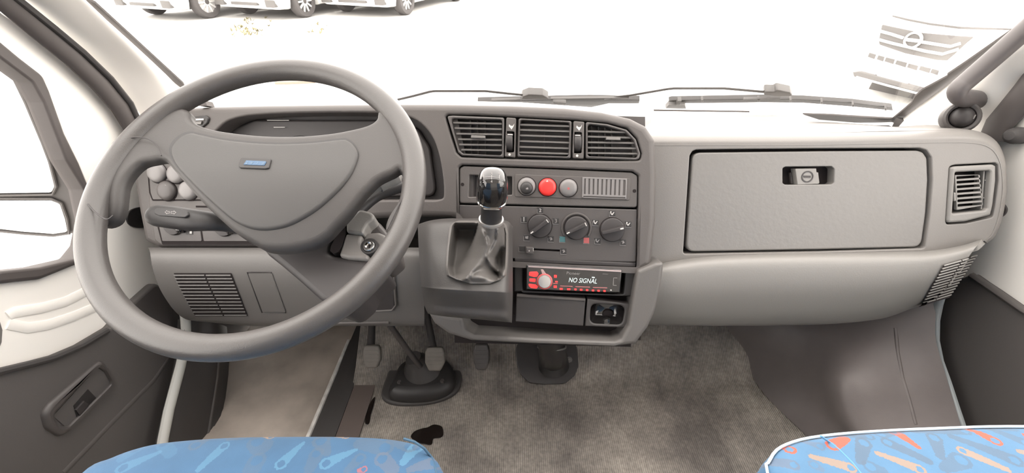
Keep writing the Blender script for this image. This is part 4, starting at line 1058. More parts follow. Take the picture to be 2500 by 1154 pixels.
text('maker_name', 'Pioneer', PR, 1400, 666.6, 33, M['dimwhite'], rad, lift=.0066, rot=math.radians(-2.0))
text('model_mark', 'MIXTRAX', PR, 1478, 668.6, 14, M['dimwhite'], rad, lift=.0066, rot=math.radians(-2.2), shear=.3)
for a, b in (((1498, 678), (1497, 696)), ((1498, 678), (1507, 678.4)), ((1497, 696), (1505, 696.4))):
    bar('port_outline', PR.hit(*a, .0068), PR.hit(*b, .0068), .0008, .0006, PF.n, M['dimwhite'], rad)
plate('release_key', [(1490, 707), (1493.5, 707.2), (1493.5, 709.5), (1490, 709.3)], PR, M['white'], rad, lift=.0075, thick=.002, bev=.0003)

# ================================================================ steering column and wheel
cW = W(1250 + 1100 * (-.32464547 / .57481771), 577 + 1100 * (-.06042226 / .57481771), .57481771)
nW = (RT * -.00617864 - UP * -.41030166 + FW * -.91192893)
PS = Plane(cW, nW)
col = thing('steering_column', PS.to3((0, 0), -.16), 'steering column cowl, shade painted in, with two stalks and ignition lock behind the wheel', 'steering column')
sh = plate('cowl', [(600, 540), (628, 590), (650, 618), (690, 650), (734, 688), (784, 733), (830, 752), (868, 720), (884, 690), (930, 650), (925, 632), (895, 634), (828, 624), (800, 618), (803, 600), (822, 560), (835, 520), (800, 480), (700, 470)], PS, M['panel_lo'], col, lift=-.070, thick=.09, bev=.008, segs=4, r=.02)  # charcoal puts the shade behind the wheel into the cowl's colour
tag(sh, 'column cowl with shade painted into its grey')
cap = plate('lock_cover', [(845, 542), (876, 511), (884, 511), (905, 517), (913, 524), (912, 534), (897, 546), (889, 560), (886, 571), (866, 569), (845, 566)], PS, M['dash_light'], col, lift=-.062, thick=.10, bev=.004, segs=4, r=.006)
tag(cap, 'paler upper cover of the ignition lock')
plate('lock_shoulder', [(884, 560), (897, 544), (912, 534), (925, 540), (950, 570), (956, 600), (920, 630), (890, 600)], PS, M['panel'], col, lift=-.085, thick=.09, bev=.008, segs=4, r=.01)
lw_ = plate('lock_housing', [(843, 568), (862, 569.5), (884, 571.5), (882, 590), (888, 608), (900, 624), (896, 634), (850, 631), (826, 624), (834, 600)], PS, M['dash_mid'], col, lift=-.066, thick=.10, bev=.005, segs=4, r=.006)
plate('lock_dish', [(886, 573), (900, 568), (925, 566), (945, 575), (944, 600), (920, 632), (902, 628), (888, 606)], PS, M['dash_mid'], col, lift=-.074, thick=.06, bev=.004, segs=3, r=.01)
ic = PS.hit(903, 603, -.070)
lathe('lock_ring', [(.0125, -.01), (.0125, .002), (.0115, .004), (.0085, .004), (.0085, 0)], ic, nW, M['black'], col, seg=28)
ig = lathe('ignition_lock', [(.0080, -.006), (.0080, .0055), (.0072, .0065), (.0048, .0065), (.0042, .003), (0, .003)], ic, nW, M['chrome'], col, seg=28)
tag(ig, 'shiny ignition lock barrel')
bar('keyway', ic + nW * .0042 - UP * .003, ic + nW * .0042 + UP * .003, .0016, .001, nW, M['gap'], ig)
plate('slot', [(836, 532), (845, 543), (843, 570), (834, 600), (826, 614), (815, 619), (806, 612), (808, 600), (819, 580), (822, 555)], PS, M['gap'], col, lift=-.066, thick=.02, bev=0)
# stalks
def stalk(name, P, r, flat, m, lift, label):
    pts = catmull([PS.hit(x, y, l) for (x, y), l in zip(P, lift)], 5)
    n = len(pts)
    def interp(a):
        out = []
        for i in range(n):
            f = i / (n - 1) * (len(a) - 1); k = min(int(f), len(a) - 2); out.append(a[k] + (a[k + 1] - a[k]) * (f - k))
        return out
    rr_ = interp(r)
    o = tube(name, pts, rr_, m, col, seg=18, flat=interp(flat), normal=PS.n)
    return tag(o, label)
st1 = stalk('indicator_stalk', [(365, 523), (370, 524), (385, 526), (420, 530), (470, 537), (520, 541), (560, 551), (610, 566), (680, 590)], [.005, .0115, .0148, .0156, .0156, .0130, .0090, .007, .007], [.9, .9, .85, .8, .8, .8, .9, 1, 1], M['black'], [-.034, -.034, -.034, -.034, -.036, -.040, -.05, -.06, -.08], 'dark grey indicator stalk')
PI = PS.shift(-.0215)
plate('stalk_pad', [(376, 512), (384, 506), (440, 509), (457, 514), (460, 524), (452, 530), (388, 526), (376, 521)], PI, M['black'], st1, lift=.0006, thick=.003, bev=.001, r=.004)
for pts in ([(402, 517.5), (408, 512.5), (408, 515), (414, 515.2), (414, 520.6), (408, 520.4), (408, 523)], [(430.5, 518.5), (424, 513.3), (424, 515.8), (417, 515.5), (417, 520.8), (424, 521.2), (424, 523.6)]):
    q = pts_on(PI, pts, .0009)
    ih = inset2(q if area2(q) > 0 else q[::-1], .0006)
    plate2('arrow_mark', q, PI, M['dimwhite'], st1, lift=.0009, thick=.0006, bev=0, segs=1, holes=[ih])
st2 = stalk('wiper_stalk', [(830, 530), (870, 492), (900, 470), (921, 455), (926, 452), (945, 442), (962, 435), (974, 430), (981, 428)], [.004, .0055, .0065, .0085, .0105, .0105, .0105, .0095, .003], [1, 1, 1, 1, 1, 1, 1, 1, 1], M['dash_light'], [-.09, -.07, -.06, -.055, -.055, -.055, -.055, -.055, -.055], 'pale grey wiper stalk')
lathe('stalk_collar', [(.0112, -.002), (.0118, 0), (.0112, .002)], PS.hit(923, 449, -.055), PS.hit(945, 437, -.055) - PS.hit(923, 449, -.055), M['dash_mid'], st2, seg=20)
stalk('stalk_arm', [(845, 560), (870, 522), (905, 490), (935, 472), (985, 455)], [.008, .009, .008, .008, .008], [1] * 5, M['black'], [-.10, -.10, -.10, -.10, -.10], 'black stalk under the wiper stalk')

wh = thing('steering_wheel', PS.to3((0, 0), -.02), 'large grey steering wheel with a blue badge on its wide centre pad', 'steering wheel')
N_ = 120
rimP = [PS.to3((.2 * math.cos(2 * math.pi * k / N_), .2 * math.sin(2 * math.pi * k / N_))) for k in range(N_)]
rim = tube('rim', rimP, .0152, M['wheel'], wh, seg=20, closed=True, normal=PS.n)
body_pts = [(352, 300), (430, 262), (458, 268), (462, 284), (476, 298), (510, 310), (560, 319), (640, 327), (720, 328), (800, 322), (862, 311), (900, 300), (918, 286), (924, 268), (960, 272), (1012, 330), (1024, 420), (1005, 500), (975, 565), (944, 566), (939, 548), (948, 522), (966, 495), (979, 462), (983, 432), (975, 412), (960, 420), (925, 437), (905, 455), (880, 482), (856, 515), (826, 548), (798, 578), (765, 596), (720, 607), (680, 610), (645, 606), (620, 594), (577, 569), (540, 538), (504, 505), (476, 476), (446, 442), (416, 408), (396, 386), (370, 388), (340, 396), (314, 420), (299, 446), (294, 475), (290, 506), (276, 535), (240, 545), (205, 520), (215, 450), (260, 380), (310, 320)]
CR = lambda a, b: -2.6 * max(0.0, .030 - b) ** 2
hub = plate('hub', body_pts, PS, M['hub'], wh, lift=.006, thick=.015, bev=.008, segs=6, smooth=4, crown=CR)
tag(hub, 'wide wheel centre with two upper spokes and thumb rests')
pad = plate('horn_pad', [(415, 374), (417, 355), (428, 340), (446, 327), (467, 322), (488, 326), (546, 338), (616, 346), (690, 349), (765, 345.5), (830, 338.5), (849, 340), (865, 353), (874, 374), (868, 398), (856, 424), (834, 454), (803, 485), (772, 511), (734, 535), (696, 552), (650, 560), (610, 556), (570, 538), (530, 505), (490, 468), (455, 432), (428, 402)],
            PS, M['pad'], wh, lift=.0095, thick=.010, bev=.004, segs=5, smooth=4, crown=CR)
tag(pad, 'smooth grey horn pad')
GAPP = [(415, 374), (417, 355), (428, 340), (446, 327), (467, 322), (488, 326), (546, 338), (616, 346), (690, 349), (765, 345.5), (830, 338.5), (849, 340), (865, 353), (874, 374), (868, 398), (856, 424), (834, 454), (803, 485), (772, 511), (734, 535), (696, 552), (650, 560), (610, 556), (570, 538), (530, 505), (490, 468), (455, 432), (428, 402)]
GAPP = [(645 + (x - 645) * 1.0075, 430 + (y - 430) * 1.014) for x, y in GAPP]
plate('pad_gap', GAPP, PS, M['black'], wh, lift=.0066, thick=.004, bev=0, smooth=4, crown=CR)
bz = plate('badge_bezel', [(588, 383), (656, 385.5), (662, 388), (656, 410), (648, 411.5), (586, 409), (581, 405)], PS, M['black'], wh, lift=.0115, thick=.005, bev=.0012, r=.003)
em = plate('badge_plate', [(601, 391), (648.5, 393), (650, 395), (645, 403.5), (594, 401.5)], PS, M['blue'], bz, lift=.0122, thick=.002, bev=.0003)
for ch, x, y in (('T', 602.5, 396.6), ('A', 615.5, 397), ('I', 628.5, 397.4), ('F', 642, 397.8)):
    text('badge_letter', ch, PS, x, y, 6.5 if ch in 'TAF' else 2.4, M['bluelight'], em, lift=.0126, rot=math.radians(180 - 2.5), shear=.25)
tag(tube('rim_inset', catmull([PS.hit(x, y, .0118) for x, y in ((300, 343), (330, 335), (362, 339), (384, 356), (394, 380))], 5), .0008, M['panel_lo'], wh, seg=6), None)
tag(tube('rim_inset', catmull([PS.hit(x, y, .0118) for x, y in ((994, 382), (996, 420), (988, 470), (968, 512), (945, 560))], 5), .0008, M['panel_lo'], wh, seg=6), None)
tag(tube('rim_inset', catmull([PS.hit(x, y, .0145) for x, y in ((214, 498), (235, 520), (260, 535), (276, 526))], 5), .0009, M['panel_lo'], wh, seg=6), None)

# ================================================================ gear lever pod
gx = [1018, 1050, 1090, 1140, 1190, 1236, 1252]
def rowp(ys, ts, dx=None):
    return [(x + (dx[i] if dx else 0), y, t) for i, (x, y, t) in enumerate(zip(gx, ys, ts))]
pr = [rowp([548, 538, 533, 533, 533, 538, 552], [.835, .815, .806, .802, .800, .802, .81]),
      rowp([556, 548, 546, 546, 546, 549, 560], [.815, .79, .780, .777, .776, .778, .80], [2, 0, 0, 0, 0, 0, 0]),
      rowp([600, 600, 600, 600, 600, 600, 600], [.80, .765, .755, .752, .752, .756, .79], [4, 0, 0, 0, 0, 0, 0]),
      rowp([650, 650, 650, 650, 650, 650, 650], [.78, .742, .728, .724, .724, .728, .775], [7, 4, 2, 0, 0, 0, 0]),
      rowp([694, 696, 698, 700, 702, 704, 704], [.768, .726, .710, .704, .703, .708, .765], [10, 7, 4, 2, 0, 0, 0]),
      rowp([704, 708, 711, 714, 717, 720, 720], [.768, .724, .708, .702, .702, .708, .765], [11, 8, 5, 2, 0, 0, 0]),
      rowp([740, 742, 745, 748, 752, 755, 756], [.775, .740, .726, .722, .720, .724, .77], [17, 12, 8, 4, 1, -1, -1]),
      rowp([764, 768, 772, 776, 780, 784, 786], [.785, .756, .744, .740, .738, .742, .78], [26, 16, 10, 5, 2, -2, -2]),
      rowp([762, 766, 770, 774, 778, 782, 784], [.84, .84, .84, .84, .84, .84, .84], [28, 18, 12, 7, 2, -2, -2])]
pod = patch('gear_console', pr, M['pod'], None, nu=20, nv=12, thick=0)
pod.parent = dash; pod.matrix_parent_inverse = Matrix.Translation(-V(dash['base']))
tag(pod, 'rounded housing under the gear lever')
bpod = bvh_of(pod)
gl_base = drape(bpod, 1165, 640)
gl = thing('gear_lever', gl_base, 'gear lever with glossy black knob and creased leather boot on the dashboard', 'gear lever')
# boot: rings from the opening up to the collar, with a twisted fold
op = [(1098, 548), (1120, 541), (1160, 540), (1205, 542), (1232, 548), (1240, 570), (1240, 620), (1236, 668), (1226, 676), (1200, 682), (1165, 688), (1130, 680), (1092, 676), (1087, 660), (1090, 610), (1095, 570)]
ring0 = catmull([V((x, y, 0)) for x, y in op], 5, True)
nb = len(ring0)
R0 = [drape(bpod, p.x, p.y, .002, .75) for p in ring0]
ctop = W(1199, 540, .690); axis = (W(1202, 455, .652) - ctop).normalized()
def lerpt(tab, y):
    if y <= tab[0][0]: return tab[0][1]
    for (a, b), (c, d) in zip(tab, tab[1:]):
        if y <= c:
            f = (y - a) / (c - a); return b + (d - b) * f
    return tab[-1][1]
def sm(x): x = max(0.0, min(1.0, x)); return x * x * (3 - 2 * x)
XLt = [(538, 1120), (544, 1104), (552, 1098), (570, 1095), (610, 1090), (650, 1087), (672, 1090), (682, 1112), (692, 1148)]
XRt = [(538, 1222), (544, 1232), (552, 1237), (570, 1241), (610, 1241), (650, 1239), (672, 1236), (682, 1224), (692, 1196)]
XCt = [(545, 1199), (570, 1196), (600, 1190), (630, 1178), (655, 1166), (685, 1156)]
HWt = [(545, 31), (570, 35), (600, 41), (630, 49), (655, 62), (685, 80)]
TNt = [(545, .690), (560, .698), (580, .704), (605, .710), (630, .713), (655, .709), (685, .702)]
def segd(px, py, P):
    best = (1e9, 0)
    for (a, b), (c, d) in zip(P, P[1:]):
        ex, ey = c - a, d - b; f = max(0, min(1, ((px - a) * ex + (py - b) * ey) / (ex * ex + ey * ey)))
        qx, qy = a + ex * f, b + ey * f
        ds = math.hypot(px - qx, py - qy); sg = 1 if (ex * (py - b) - ey * (px - a)) > 0 else -1
        if ds < best[0]: best = (ds, sg)
    return best
C1 = [(1172, 556), (1184, 578), (1190, 600), (1185, 624), (1172, 646), (1152, 662), (1141, 678), (1139, 690)]
C2 = [(1216, 560), (1214, 586), (1204, 606), (1190, 628), (1198, 646), (1214, 660), (1232, 676)]
C3 = [(1160, 600), (1146, 632), (1122, 656), (1096, 674)]
C4 = [(1196, 640), (1216, 660), (1236, 676)]
G = []
NR, NC = 64, 56
for i in range(NR):
    y = 538 + 154 * i / (NR - 1); xl, xr = lerpt(XLt, y), lerpt(XRt, y); row = []
    for j in range(NC):
        u = j / (NC - 1); x = xl + (xr - xl) * u
        P0 = drape(bpod, x, y, .002, .75); t0 = (P0 - CAM).dot(FW)
        e = min(u * (xr - xl), (1 - u) * (xr - xl), y - 538, 692 - y)
        rec = t0 +   .056 * sm((e - 4) / 20.0) - .003 * sm(e / 5.0) * (1 - sm((e - 5) / 8.0))
        t = rec
        if y > 543.5:
            d = abs(x - lerpt(XCt, y)) / lerpt(HWt, y)
            k = sm((y - 560) / 90.0)
            pr_ = (1 - k) * math.sqrt(max(0.0, 1 - min(1, d) ** 2)) ** .8 + k * math.cos(math.pi / 2 * min(1, d)) ** 1.6
            tn = lerpt(TNt, y)
            if tn < rec: t = rec + (tn - rec) * pr_
        w = sm(e / 14.0)
        for C, hh_, wa, wb in ((C1, .013, 17, 4.5), (C2, .012, 4.5, 15), (C3, .012, 14, 12), (C4, .010, 10, 10)):
            ds, sg = segd(x, y, C)
            t -= hh_ * w * math.exp(-(ds / (wa if sg > 0 else wb)) ** 2)
        bx_ = math.hypot((x - 1176) / 34.0, (y - 676) / 13.0)
        t -= .014 * w * math.exp(-bx_ ** 2 * 1.3)
        row.append(CAM + ray(x, y) * t)
    G.append(row)
me_ = pod.data; bm = bmesh.new(); bm.from_mesh(me_); kill = []
for f in bm.faces:
    ok = True
    for v in f.verts:
        d = v.co - CAM; tt = d.dot(FW); x, y = 1250 + F * d.dot(RT) / tt, 577 - F * d.dot(UP) / tt
        if not (541 < y < 687 and lerpt(XLt, y) + 4.5 < x < lerpt(XRt, y) - 4.5): ok = False; break
    if ok: kill.append(f)
bmesh.ops.delete(bm, geom=kill, context='FACES'); bm.to_mesh(me_); bm.free()
boot = grid('leather_boot', G, M['leather'], gl, thick=0, sharp=85)
tag(boot, 'grey leather boot')
ctop2 = ctop + axis * .002
tag(lathe('collar_ring', [(.0182, -.003), (.0196, 0), (.0190, .003), (.0165, .003)], ctop2, axis, M['silver'], gl, seg=32), 'metal ring at the collar')
H = (W(1202, 455, .652) - ctop).length
lathe('lever_collar', [(.0165, -.004), (.0168, .004), (.0158, .016), (.0155, .024), (.0175, .034), (.0198, .042), (.0, .042)], ctop2, axis, M['black'], gl, seg=32)
kb = ctop2 + axis * .037
kax = (axis + (CAM - kb).normalized() * .22).normalized()
lathe('knob_band', [(.0200, -.002), (.0226, .003), (.0231, .006), (.0220, .008)], kb, kax, M['chrome'], gl, seg=40, power=2.6)
gk = lathe('gear_knob', [(.0200, .000), (.0225, .008), (.0232, .018), (.0229, .029), (.0214, .039), (.0185, .046), (.0140, .0505), (.0080, .053), (.0, .054)], kb, kax, M['gloss'], gl, seg=44, sx=.98, sy=1.05, power=2.5)
tag(gk, 'glossy black knob with a shift pattern')
bgk = bvh_of(gk); dg_ = lambda x, y, l=.0003: drape(bgk, x, y, l, .64)
def line(nm, pts, r=.00045):
    P = []
    for (x0, y0), (x1, y1) in zip(pts, pts[1:]):
        P += [dg_(x0 + (x1 - x0) * j / 5, y0 + (y1 - y0) * j / 5) for j in range(5)]
    P.append(dg_(*pts[-1]))
    tube(nm, P, r, M['dimwhite'], gk, seg=5)
line('shift_line', [(1181, 433), (1200, 432), (1219, 434)])
for x in (1181.5, 1200, 1219): line('shift_line', [(x, 428), (x, 438)])
PKn = Plane(dg_(1200, 432), (CAM - dg_(1200, 432)).normalized() + V((0, 0, .5)))
for ch, x, y in (('1', 1181, 424), ('3', 1200, 423.5), ('5', 1219, 425), ('2', 1180.5, 442.5), ('4', 1200, 442.5), ('R', 1220, 443.5)):
    PK2 = Plane(dg_(x, y), PKn.n)
    text('shift_numeral', ch, PK2, x, y, 4.6 if ch != '1' else 1.5, M['dimwhite'], gk, lift=.0006)

# ================================================================ pedals and what stands on the floor
def pedal(name, x, y, w, h, t, arm, label, m='pedal'):
    c = W(x, y, t)
    pl = Plane(c, V((0, -math.cos(math.radians(35)), math.sin(math.radians(35)))))
    th = thing(name, c - V((0, 0, .05)), label, 'pedal', None)
    pd = plate('pedal_pad', [(x - w * .8, y - h), (x + w * .8, y - h), (x + w, y - h * .5), (x + w, y + h * .3), (x + w * .6, y + h), (x - w * .6, y + h), (x - w, y + h * .3), (x - w, y - h * .5)], pl, M[m], th, lift=0, thick=.014, bev=.004, segs=3, r=.008)
    for k in range(4):
        yy = y - h * .5 + h * .33 * k
        bar('grip_rib', pl.hit(x - w * .75, yy, .0012), pl.hit(x + w * .75, yy, .0012), .0025, .003, pl.n, M[m], pd)
    tube('pedal_arm', [c - pl.n * .012] + [W(*a) for a in arm], .009, M['rubber'], th, seg=10)
pedal('clutch_pedal', 906, 871, 22, 28, 1.06, [(906, 838, 1.10), (908, 800, 1.13), (910, 760, 1.15)], 'worn clutch pedal, leftmost of the three pedals')
pedal('brake_pedal', 1061, 877, 24, 29, 1.06, [(1056, 838, 1.11), (1046, 790, 1.15), (1040, 750, 1.17)], 'worn brake pedal above the rubber column boot, the middle pedal')
pedal('accelerator_pedal', 1175, 872, 20, 32, 1.13, [(1178, 835, 1.17), (1184, 790, 1.2)], 'dark accelerator pedal under the console, rightmost pedal', 'panel')

fx = wz(.004, 1026, 915)
cbt = thing('column_boot', fx, 'big black rubber boot where the steering shaft meets the floor', 'rubber boot')
PZ = Plane(V((0, .78, .004)), V((0, -.10, 1)))
plate('boot_flange', [(930, 962), (938, 930), (960, 880), (1000, 855), (1060, 850), (1104, 868), (1126, 905), (1124, 935), (1104, 962), (1060, 980), (1000, 987), (950, 982)], PZ, M['rubber'], cbt, lift=.010, thick=.014, bev=.006, segs=4, smooth=4)
b2 = plate('boot_body', [(944, 950), (955, 915), (975, 880), (1010, 862), (1055, 858), (1094, 874), (1110, 905), (1108, 928), (1090, 948), (1050, 962), (1000, 966), (960, 962)], PZ, M['black'], cbt, lift=.040, thick=.034, bev=.026, segs=6, smooth=4)
lathe('boot_neck', [(.052, 0), (.045, .015), (.034, .03), (.026, .045), (.020, .06), (.0, .06)], PZ.hit(1030, 905, .030), V((-.25, -.15, 1)), M['rubber'], cbt, seg=28)
tube('steering_shaft', [PZ.hit(1026, 895, .085), W(992, 850, 1.08), W(950, 790, 1.04), W(920, 740, 1.0)], .007, M['panel'], cbt, seg=10)
tube('boot_clip', catmull([PZ.hit(x, y, .046) for x, y in ((1006, 924), (1020, 923), (1034, 916), (1044, 908))], 4), .003, M['dash_mid'], cbt, seg=8)
for x, y in ((975, 933), (1080, 930)):
    lathe('bolt', [(0, .004), (.005, .004), (.006, 0), (.006, -.006)], PZ.hit(x, y, .040), (0, 0, 1), M['panel'], cbt, seg=6)

sb_ = wz(.03, 1335, 905)
stn = thing('gearshift_stand', sb_, 'black bolted stand on the floor below the console', 'stand')
PT = Plane(V((.1, .80, .014)), V((0, -.60, .80)))
plate('foot_plate', [(1258, 835), (1262, 890), (1270, 912), (1292, 934), (1330, 938), (1380, 936), (1404, 916), (1413, 893), (1408, 835)], PT, M['panel_lo'], stn, lift=.012, thick=.014, bev=.002, segs=2, smooth=0, r=.02)
tube('stand_tube', [PT.hit(1352, 892, .012), PT.hit(1350, 870, .04), W(1348, 850, .98), W(1340, 815, .95), W(1335, 780, .93)], [.040, .036, .030, .027, .026], M['black'], stn, seg=24)
tube('clamp_ring', [W(1347, 846, .976) + (RT * math.cos(a) + FW * math.sin(a)) * .030 for a in [2 * math.pi * k / 24 for k in range(24)]], .0022, M['dash_mid'], stn, seg=6, closed=True)
for x, y in ((1341, 905), (1389, 878)):
    bo = lathe('bolt', [(.0, .010), (.003, .010), (.004, .006), (.0075, .006), (.0085, .003), (.0085, 0)], PT.hit(x, y, .012), PT.n, M['dash_mid'], stn, seg=14)
plate('wear_pad', [(1337, 902), (1380, 860), (1384, 900), (1372, 912)], PT, M['black'], stn, lift=.014, thick=.003, bev=0)

# spilled oil on the mat
def spill(name, outline, label):
    PO = Plane((0, 0, .0008), (0, 0, 1))
    o = plate(name, outline, PO, M['oil'], None, lift=.0012, thick=.0011, bev=.0008, segs=2, smooth=3)
    return tag(o, label, 'oil stain')
spill('oil_spill', [(1003, 1066), (1012, 1052), (1030, 1045), (1044, 1042), (1056, 1036), (1068, 1036), (1080, 1042), (1082, 1060), (1074, 1068), (1058, 1070), (1052, 1085), (1020, 1080)], 'dark wet oil patch on the floor mat beside the driver seat')
spill('oil_streak', [(908, 975), (916, 968), (912, 990), (905, 1012), (902, 1030), (896, 1036), (891, 1030), (894, 1008), (900, 990)], 'thin dark oil streak on the floor below the clutch pedal')
tag(box('trim_9', (-0.409, .50, .0015), (-0.355, .86, .0035), mat('brown_bare_floor', (.10, .078, .070), .7)), 'brown bare strip of floor beside the step', kind='structure')

# ================================================================ grab handle and nozzle on the passenger pillar
hh = thing('grab_handle', wx(.93, 2355, 245), 'thick grey grab handle on the passenger side pillar', 'grab handle')
P_ = [W(2680, -75, .70), W(2570, 15, .735), (W(2500, 76, .765)), W(2420, 146, .80), W(2362, 196, .825), W(2343, 213, .832), W(2337, 226, .838), W(2344, 236, .85), W(2362, 240, .868), W(2385, 243, .89)]
tag(tube('handle_bar', catmull(P_, 5), .0185, M['handle'], hh, seg=18, flat=.8), 'grey handle bar')
plate('handle_mount', [(2345, 222), (2362, 216), (2380, 220), (2384, 238), (2376, 250), (2345, 250)], Plane(W(2365, 235, .88), CAM - W(2365, 235, .88)), M['panel'], hh, lift=0, thick=.05, bev=.006, segs=4, r=.01)
nz_ = thing('round_air_nozzle', W(2350, 300, .88), 'dark round swivel nozzle on the dashboard end below the grab handle', 'air nozzle')
na = V((-.45, -.85, .35))
lathe('nozzle_ring', [(.026, -.03), (.030, -.006), (.029, .002), (.025, .005), (.021, .003), (.019, -.002)], W(2348, 286, .872), na, M['panel'], nz_, seg=32)
nb_ = lathe('nozzle_ball', [(.0195, -.006), (.0185, .004), (.0155, .010), (.0105, .0145), (.005, .0165), (0, .017)], W(2348, 286, .872), na, M['panel_lo'], nz_, seg=28)
PN = Plane(W(2348, 286, .872) + na.normalized() * .012, na)
bar('nozzle_slot', PN.hit(2355, 296), PN.hit(2370, 283), .0025, .004, PN.n, M['white'], nb_)
bar('nozzle_slot', PN.hit(2376, 290), PN.hit(2382, 280), .002, .004, PN.n, M['dash_mid'], nb_)
plate('nozzle_bracket', [(2324, 246), (2345, 242), (2366, 252), (2360, 262), (2335, 266), (2325, 258)], Plane(W(2345, 255, .885), CAM - W(2345, 255, .885)), M['panel'], nz_, lift=0, thick=.03, bev=.004, segs=3, r=.006)

# ================================================================ seats
ZS = .43
def seat_pt(px, py, z=ZS): return wz(z, px, py)
def mots(spec, z):
    out = []
    for (a, h, w1, w2, c, s) in spec:
        A, Hh = wz(z, *a), wz(z, *h); k = (A - CAM).dot(FW) / F
        out.append(((A.x, A.y), (Hh.x, Hh.y), w1 * k, w2 * k, c, s))
    return out
LB = (.060, .155, .25); TN = (.24, .165, .112); GR = (.068, .098, .140); RD = (.40, .072, .038); PG_ = (.098, .108, .14)
dm = mots([((392, 1107), (304, 1146), 5, 16, LB, .55), ((490, 1152), (549, 1092), 8, 14, LB, .75), ((741, 1084), (690, 1138), 5, 15, LB, .85), ((869, 1102), (799, 1137), 5, 16, LB, .85), ((985, 1132), (1016, 1090), 9, 17, LB, .95),
           ((495, 1076), (480, 1088), 14, 16, GR, .5), ((640, 1092), (630, 1080), 26, 24, GR, .4), ((800, 1110), (785, 1078), 10, 22, GR, .5), ((880, 1085), (940, 1096), 16, 22, GR, .45), ((950, 1076), (1000, 1088), 8, 20, GR, .5), ((760, 1150), (775, 1112), 14, 18, GR, .4), ((850, 1154), (880, 1125), 8, 16, GR, .45), ((960, 1150), (935, 1125), 16, 20, PG_, .5), ((1000, 1150), (1060, 1126), 8, 18, PG_, .55), ((620, 1150), (630, 1130), 22, 22, GR, .35), ((300, 1120), (330, 1095), 12, 20, LB, .25), ((560, 1070), (590, 1064), 8, 12, GR, .5), ((420, 1110), (400, 1085), 14, 16, LB, .25),
           ((640, 1056), (660, 1064), 5, 9, TN, .9), ((815, 1058), (845, 1062), 5, 9, TN, .8), ((520, 1060), (548, 1057), 5, 8, TN, .7), ((880, 1154), (890, 1152), 6, 9, RD, .5)], ZS)
pm = mots([((1912, 1080), (1928, 1097), 9, 14, RD, .95), ((2062, 1072), (2030, 1090), 11, 15, RD, .95), ((2237, 1096), (2180, 1050), 6, 15, RD, .95), ((2358, 1042), (2425, 1080), 6, 14, RD, .95), ((2500, 1066), (2520, 1068), 6, 10, RD, .9),
           ((1980, 1119), (2072, 1148), 8, 13, TN, .85), ((2138, 1112), (2240, 1152), 7, 13, TN, .85), ((2450, 1152), (2345, 1106), 8, 13, TN, .85), ((2482, 1108), (2530, 1120), 7, 12, TN, .8),
           ((1870, 1122), (1935, 1138), 12, 14, PG_, .6), ((1965, 1078), (2000, 1092), 6, 12, PG_, .5), ((2095, 1132), (2106, 1084), 10, 18, GR, .75), ((2260, 1132), (2165, 1084), 10, 16, GR, .75), ((2290, 1120), (2278, 1072), 10, 17, GR, .75), ((2320, 1068), (2470, 1130), 8, 17, GR, .7), ((2050, 1058), (2120, 1066), 8, 12, GR, .65), ((2200, 1050), (2150, 1060), 8, 14, GR, .6), ((2230, 1050), (2355, 1054), 8, 12, GR, .6), ((2410, 1044), (2500, 1086), 7, 14, GR, .6), ((2300, 1150), (2340, 1130), 12, 22, GR, .6), ((2150, 1154), (2120, 1146), 10, 18, GR, .5), ((2000, 1150), (1985, 1140), 8, 14, PG_, .4), ((2480, 1050), (2400, 1040), 6, 10, GR, .5)], ZS)
def extra(x0, x1, y0, y1, n, cols):
    out = []
    for k in range(n):
        x, y, a = random.uniform(x0, x1), random.uniform(y0, y1), random.uniform(0, 6.28); l = random.uniform(.025, .045)
        out.append(((x, y), (x + l * math.cos(a), y + l * math.sin(a)), .004, .0085, *random.choice(cols)))
    return out
dm2 = extra(-.48, -.11, -.02, .155, 18, ((LB, .8), (GR, .5), (GR, .45), (PG_, .5), (TN, .7)))
pm2 = extra(.33, .79, -.02, .155, 20, ((RD, .9), (TN, .85), (GR, .7), (PG_, .6), (GR, .6)))
M['cloth_d'] = fabric('blue_printed_cloth_driver', (.034, .093, .178), dm)
M['cloth_p'] = fabric('blue_printed_cloth_passenger', (.060, .142, .245), pm)
M['cloth_d2'] = fabric('blue_printed_cloth_driver_rear', (.034, .093, .178), dm2)
M['cloth_p2'] = fabric('blue_printed_cloth_passenger_rear', (.060, .142, .245), pm2)
def rear_cloth(o, m):
    o.data.materials.append(m)
    for f in o.data.polygons:
        if f.center.y < .185: f.material_index = 1

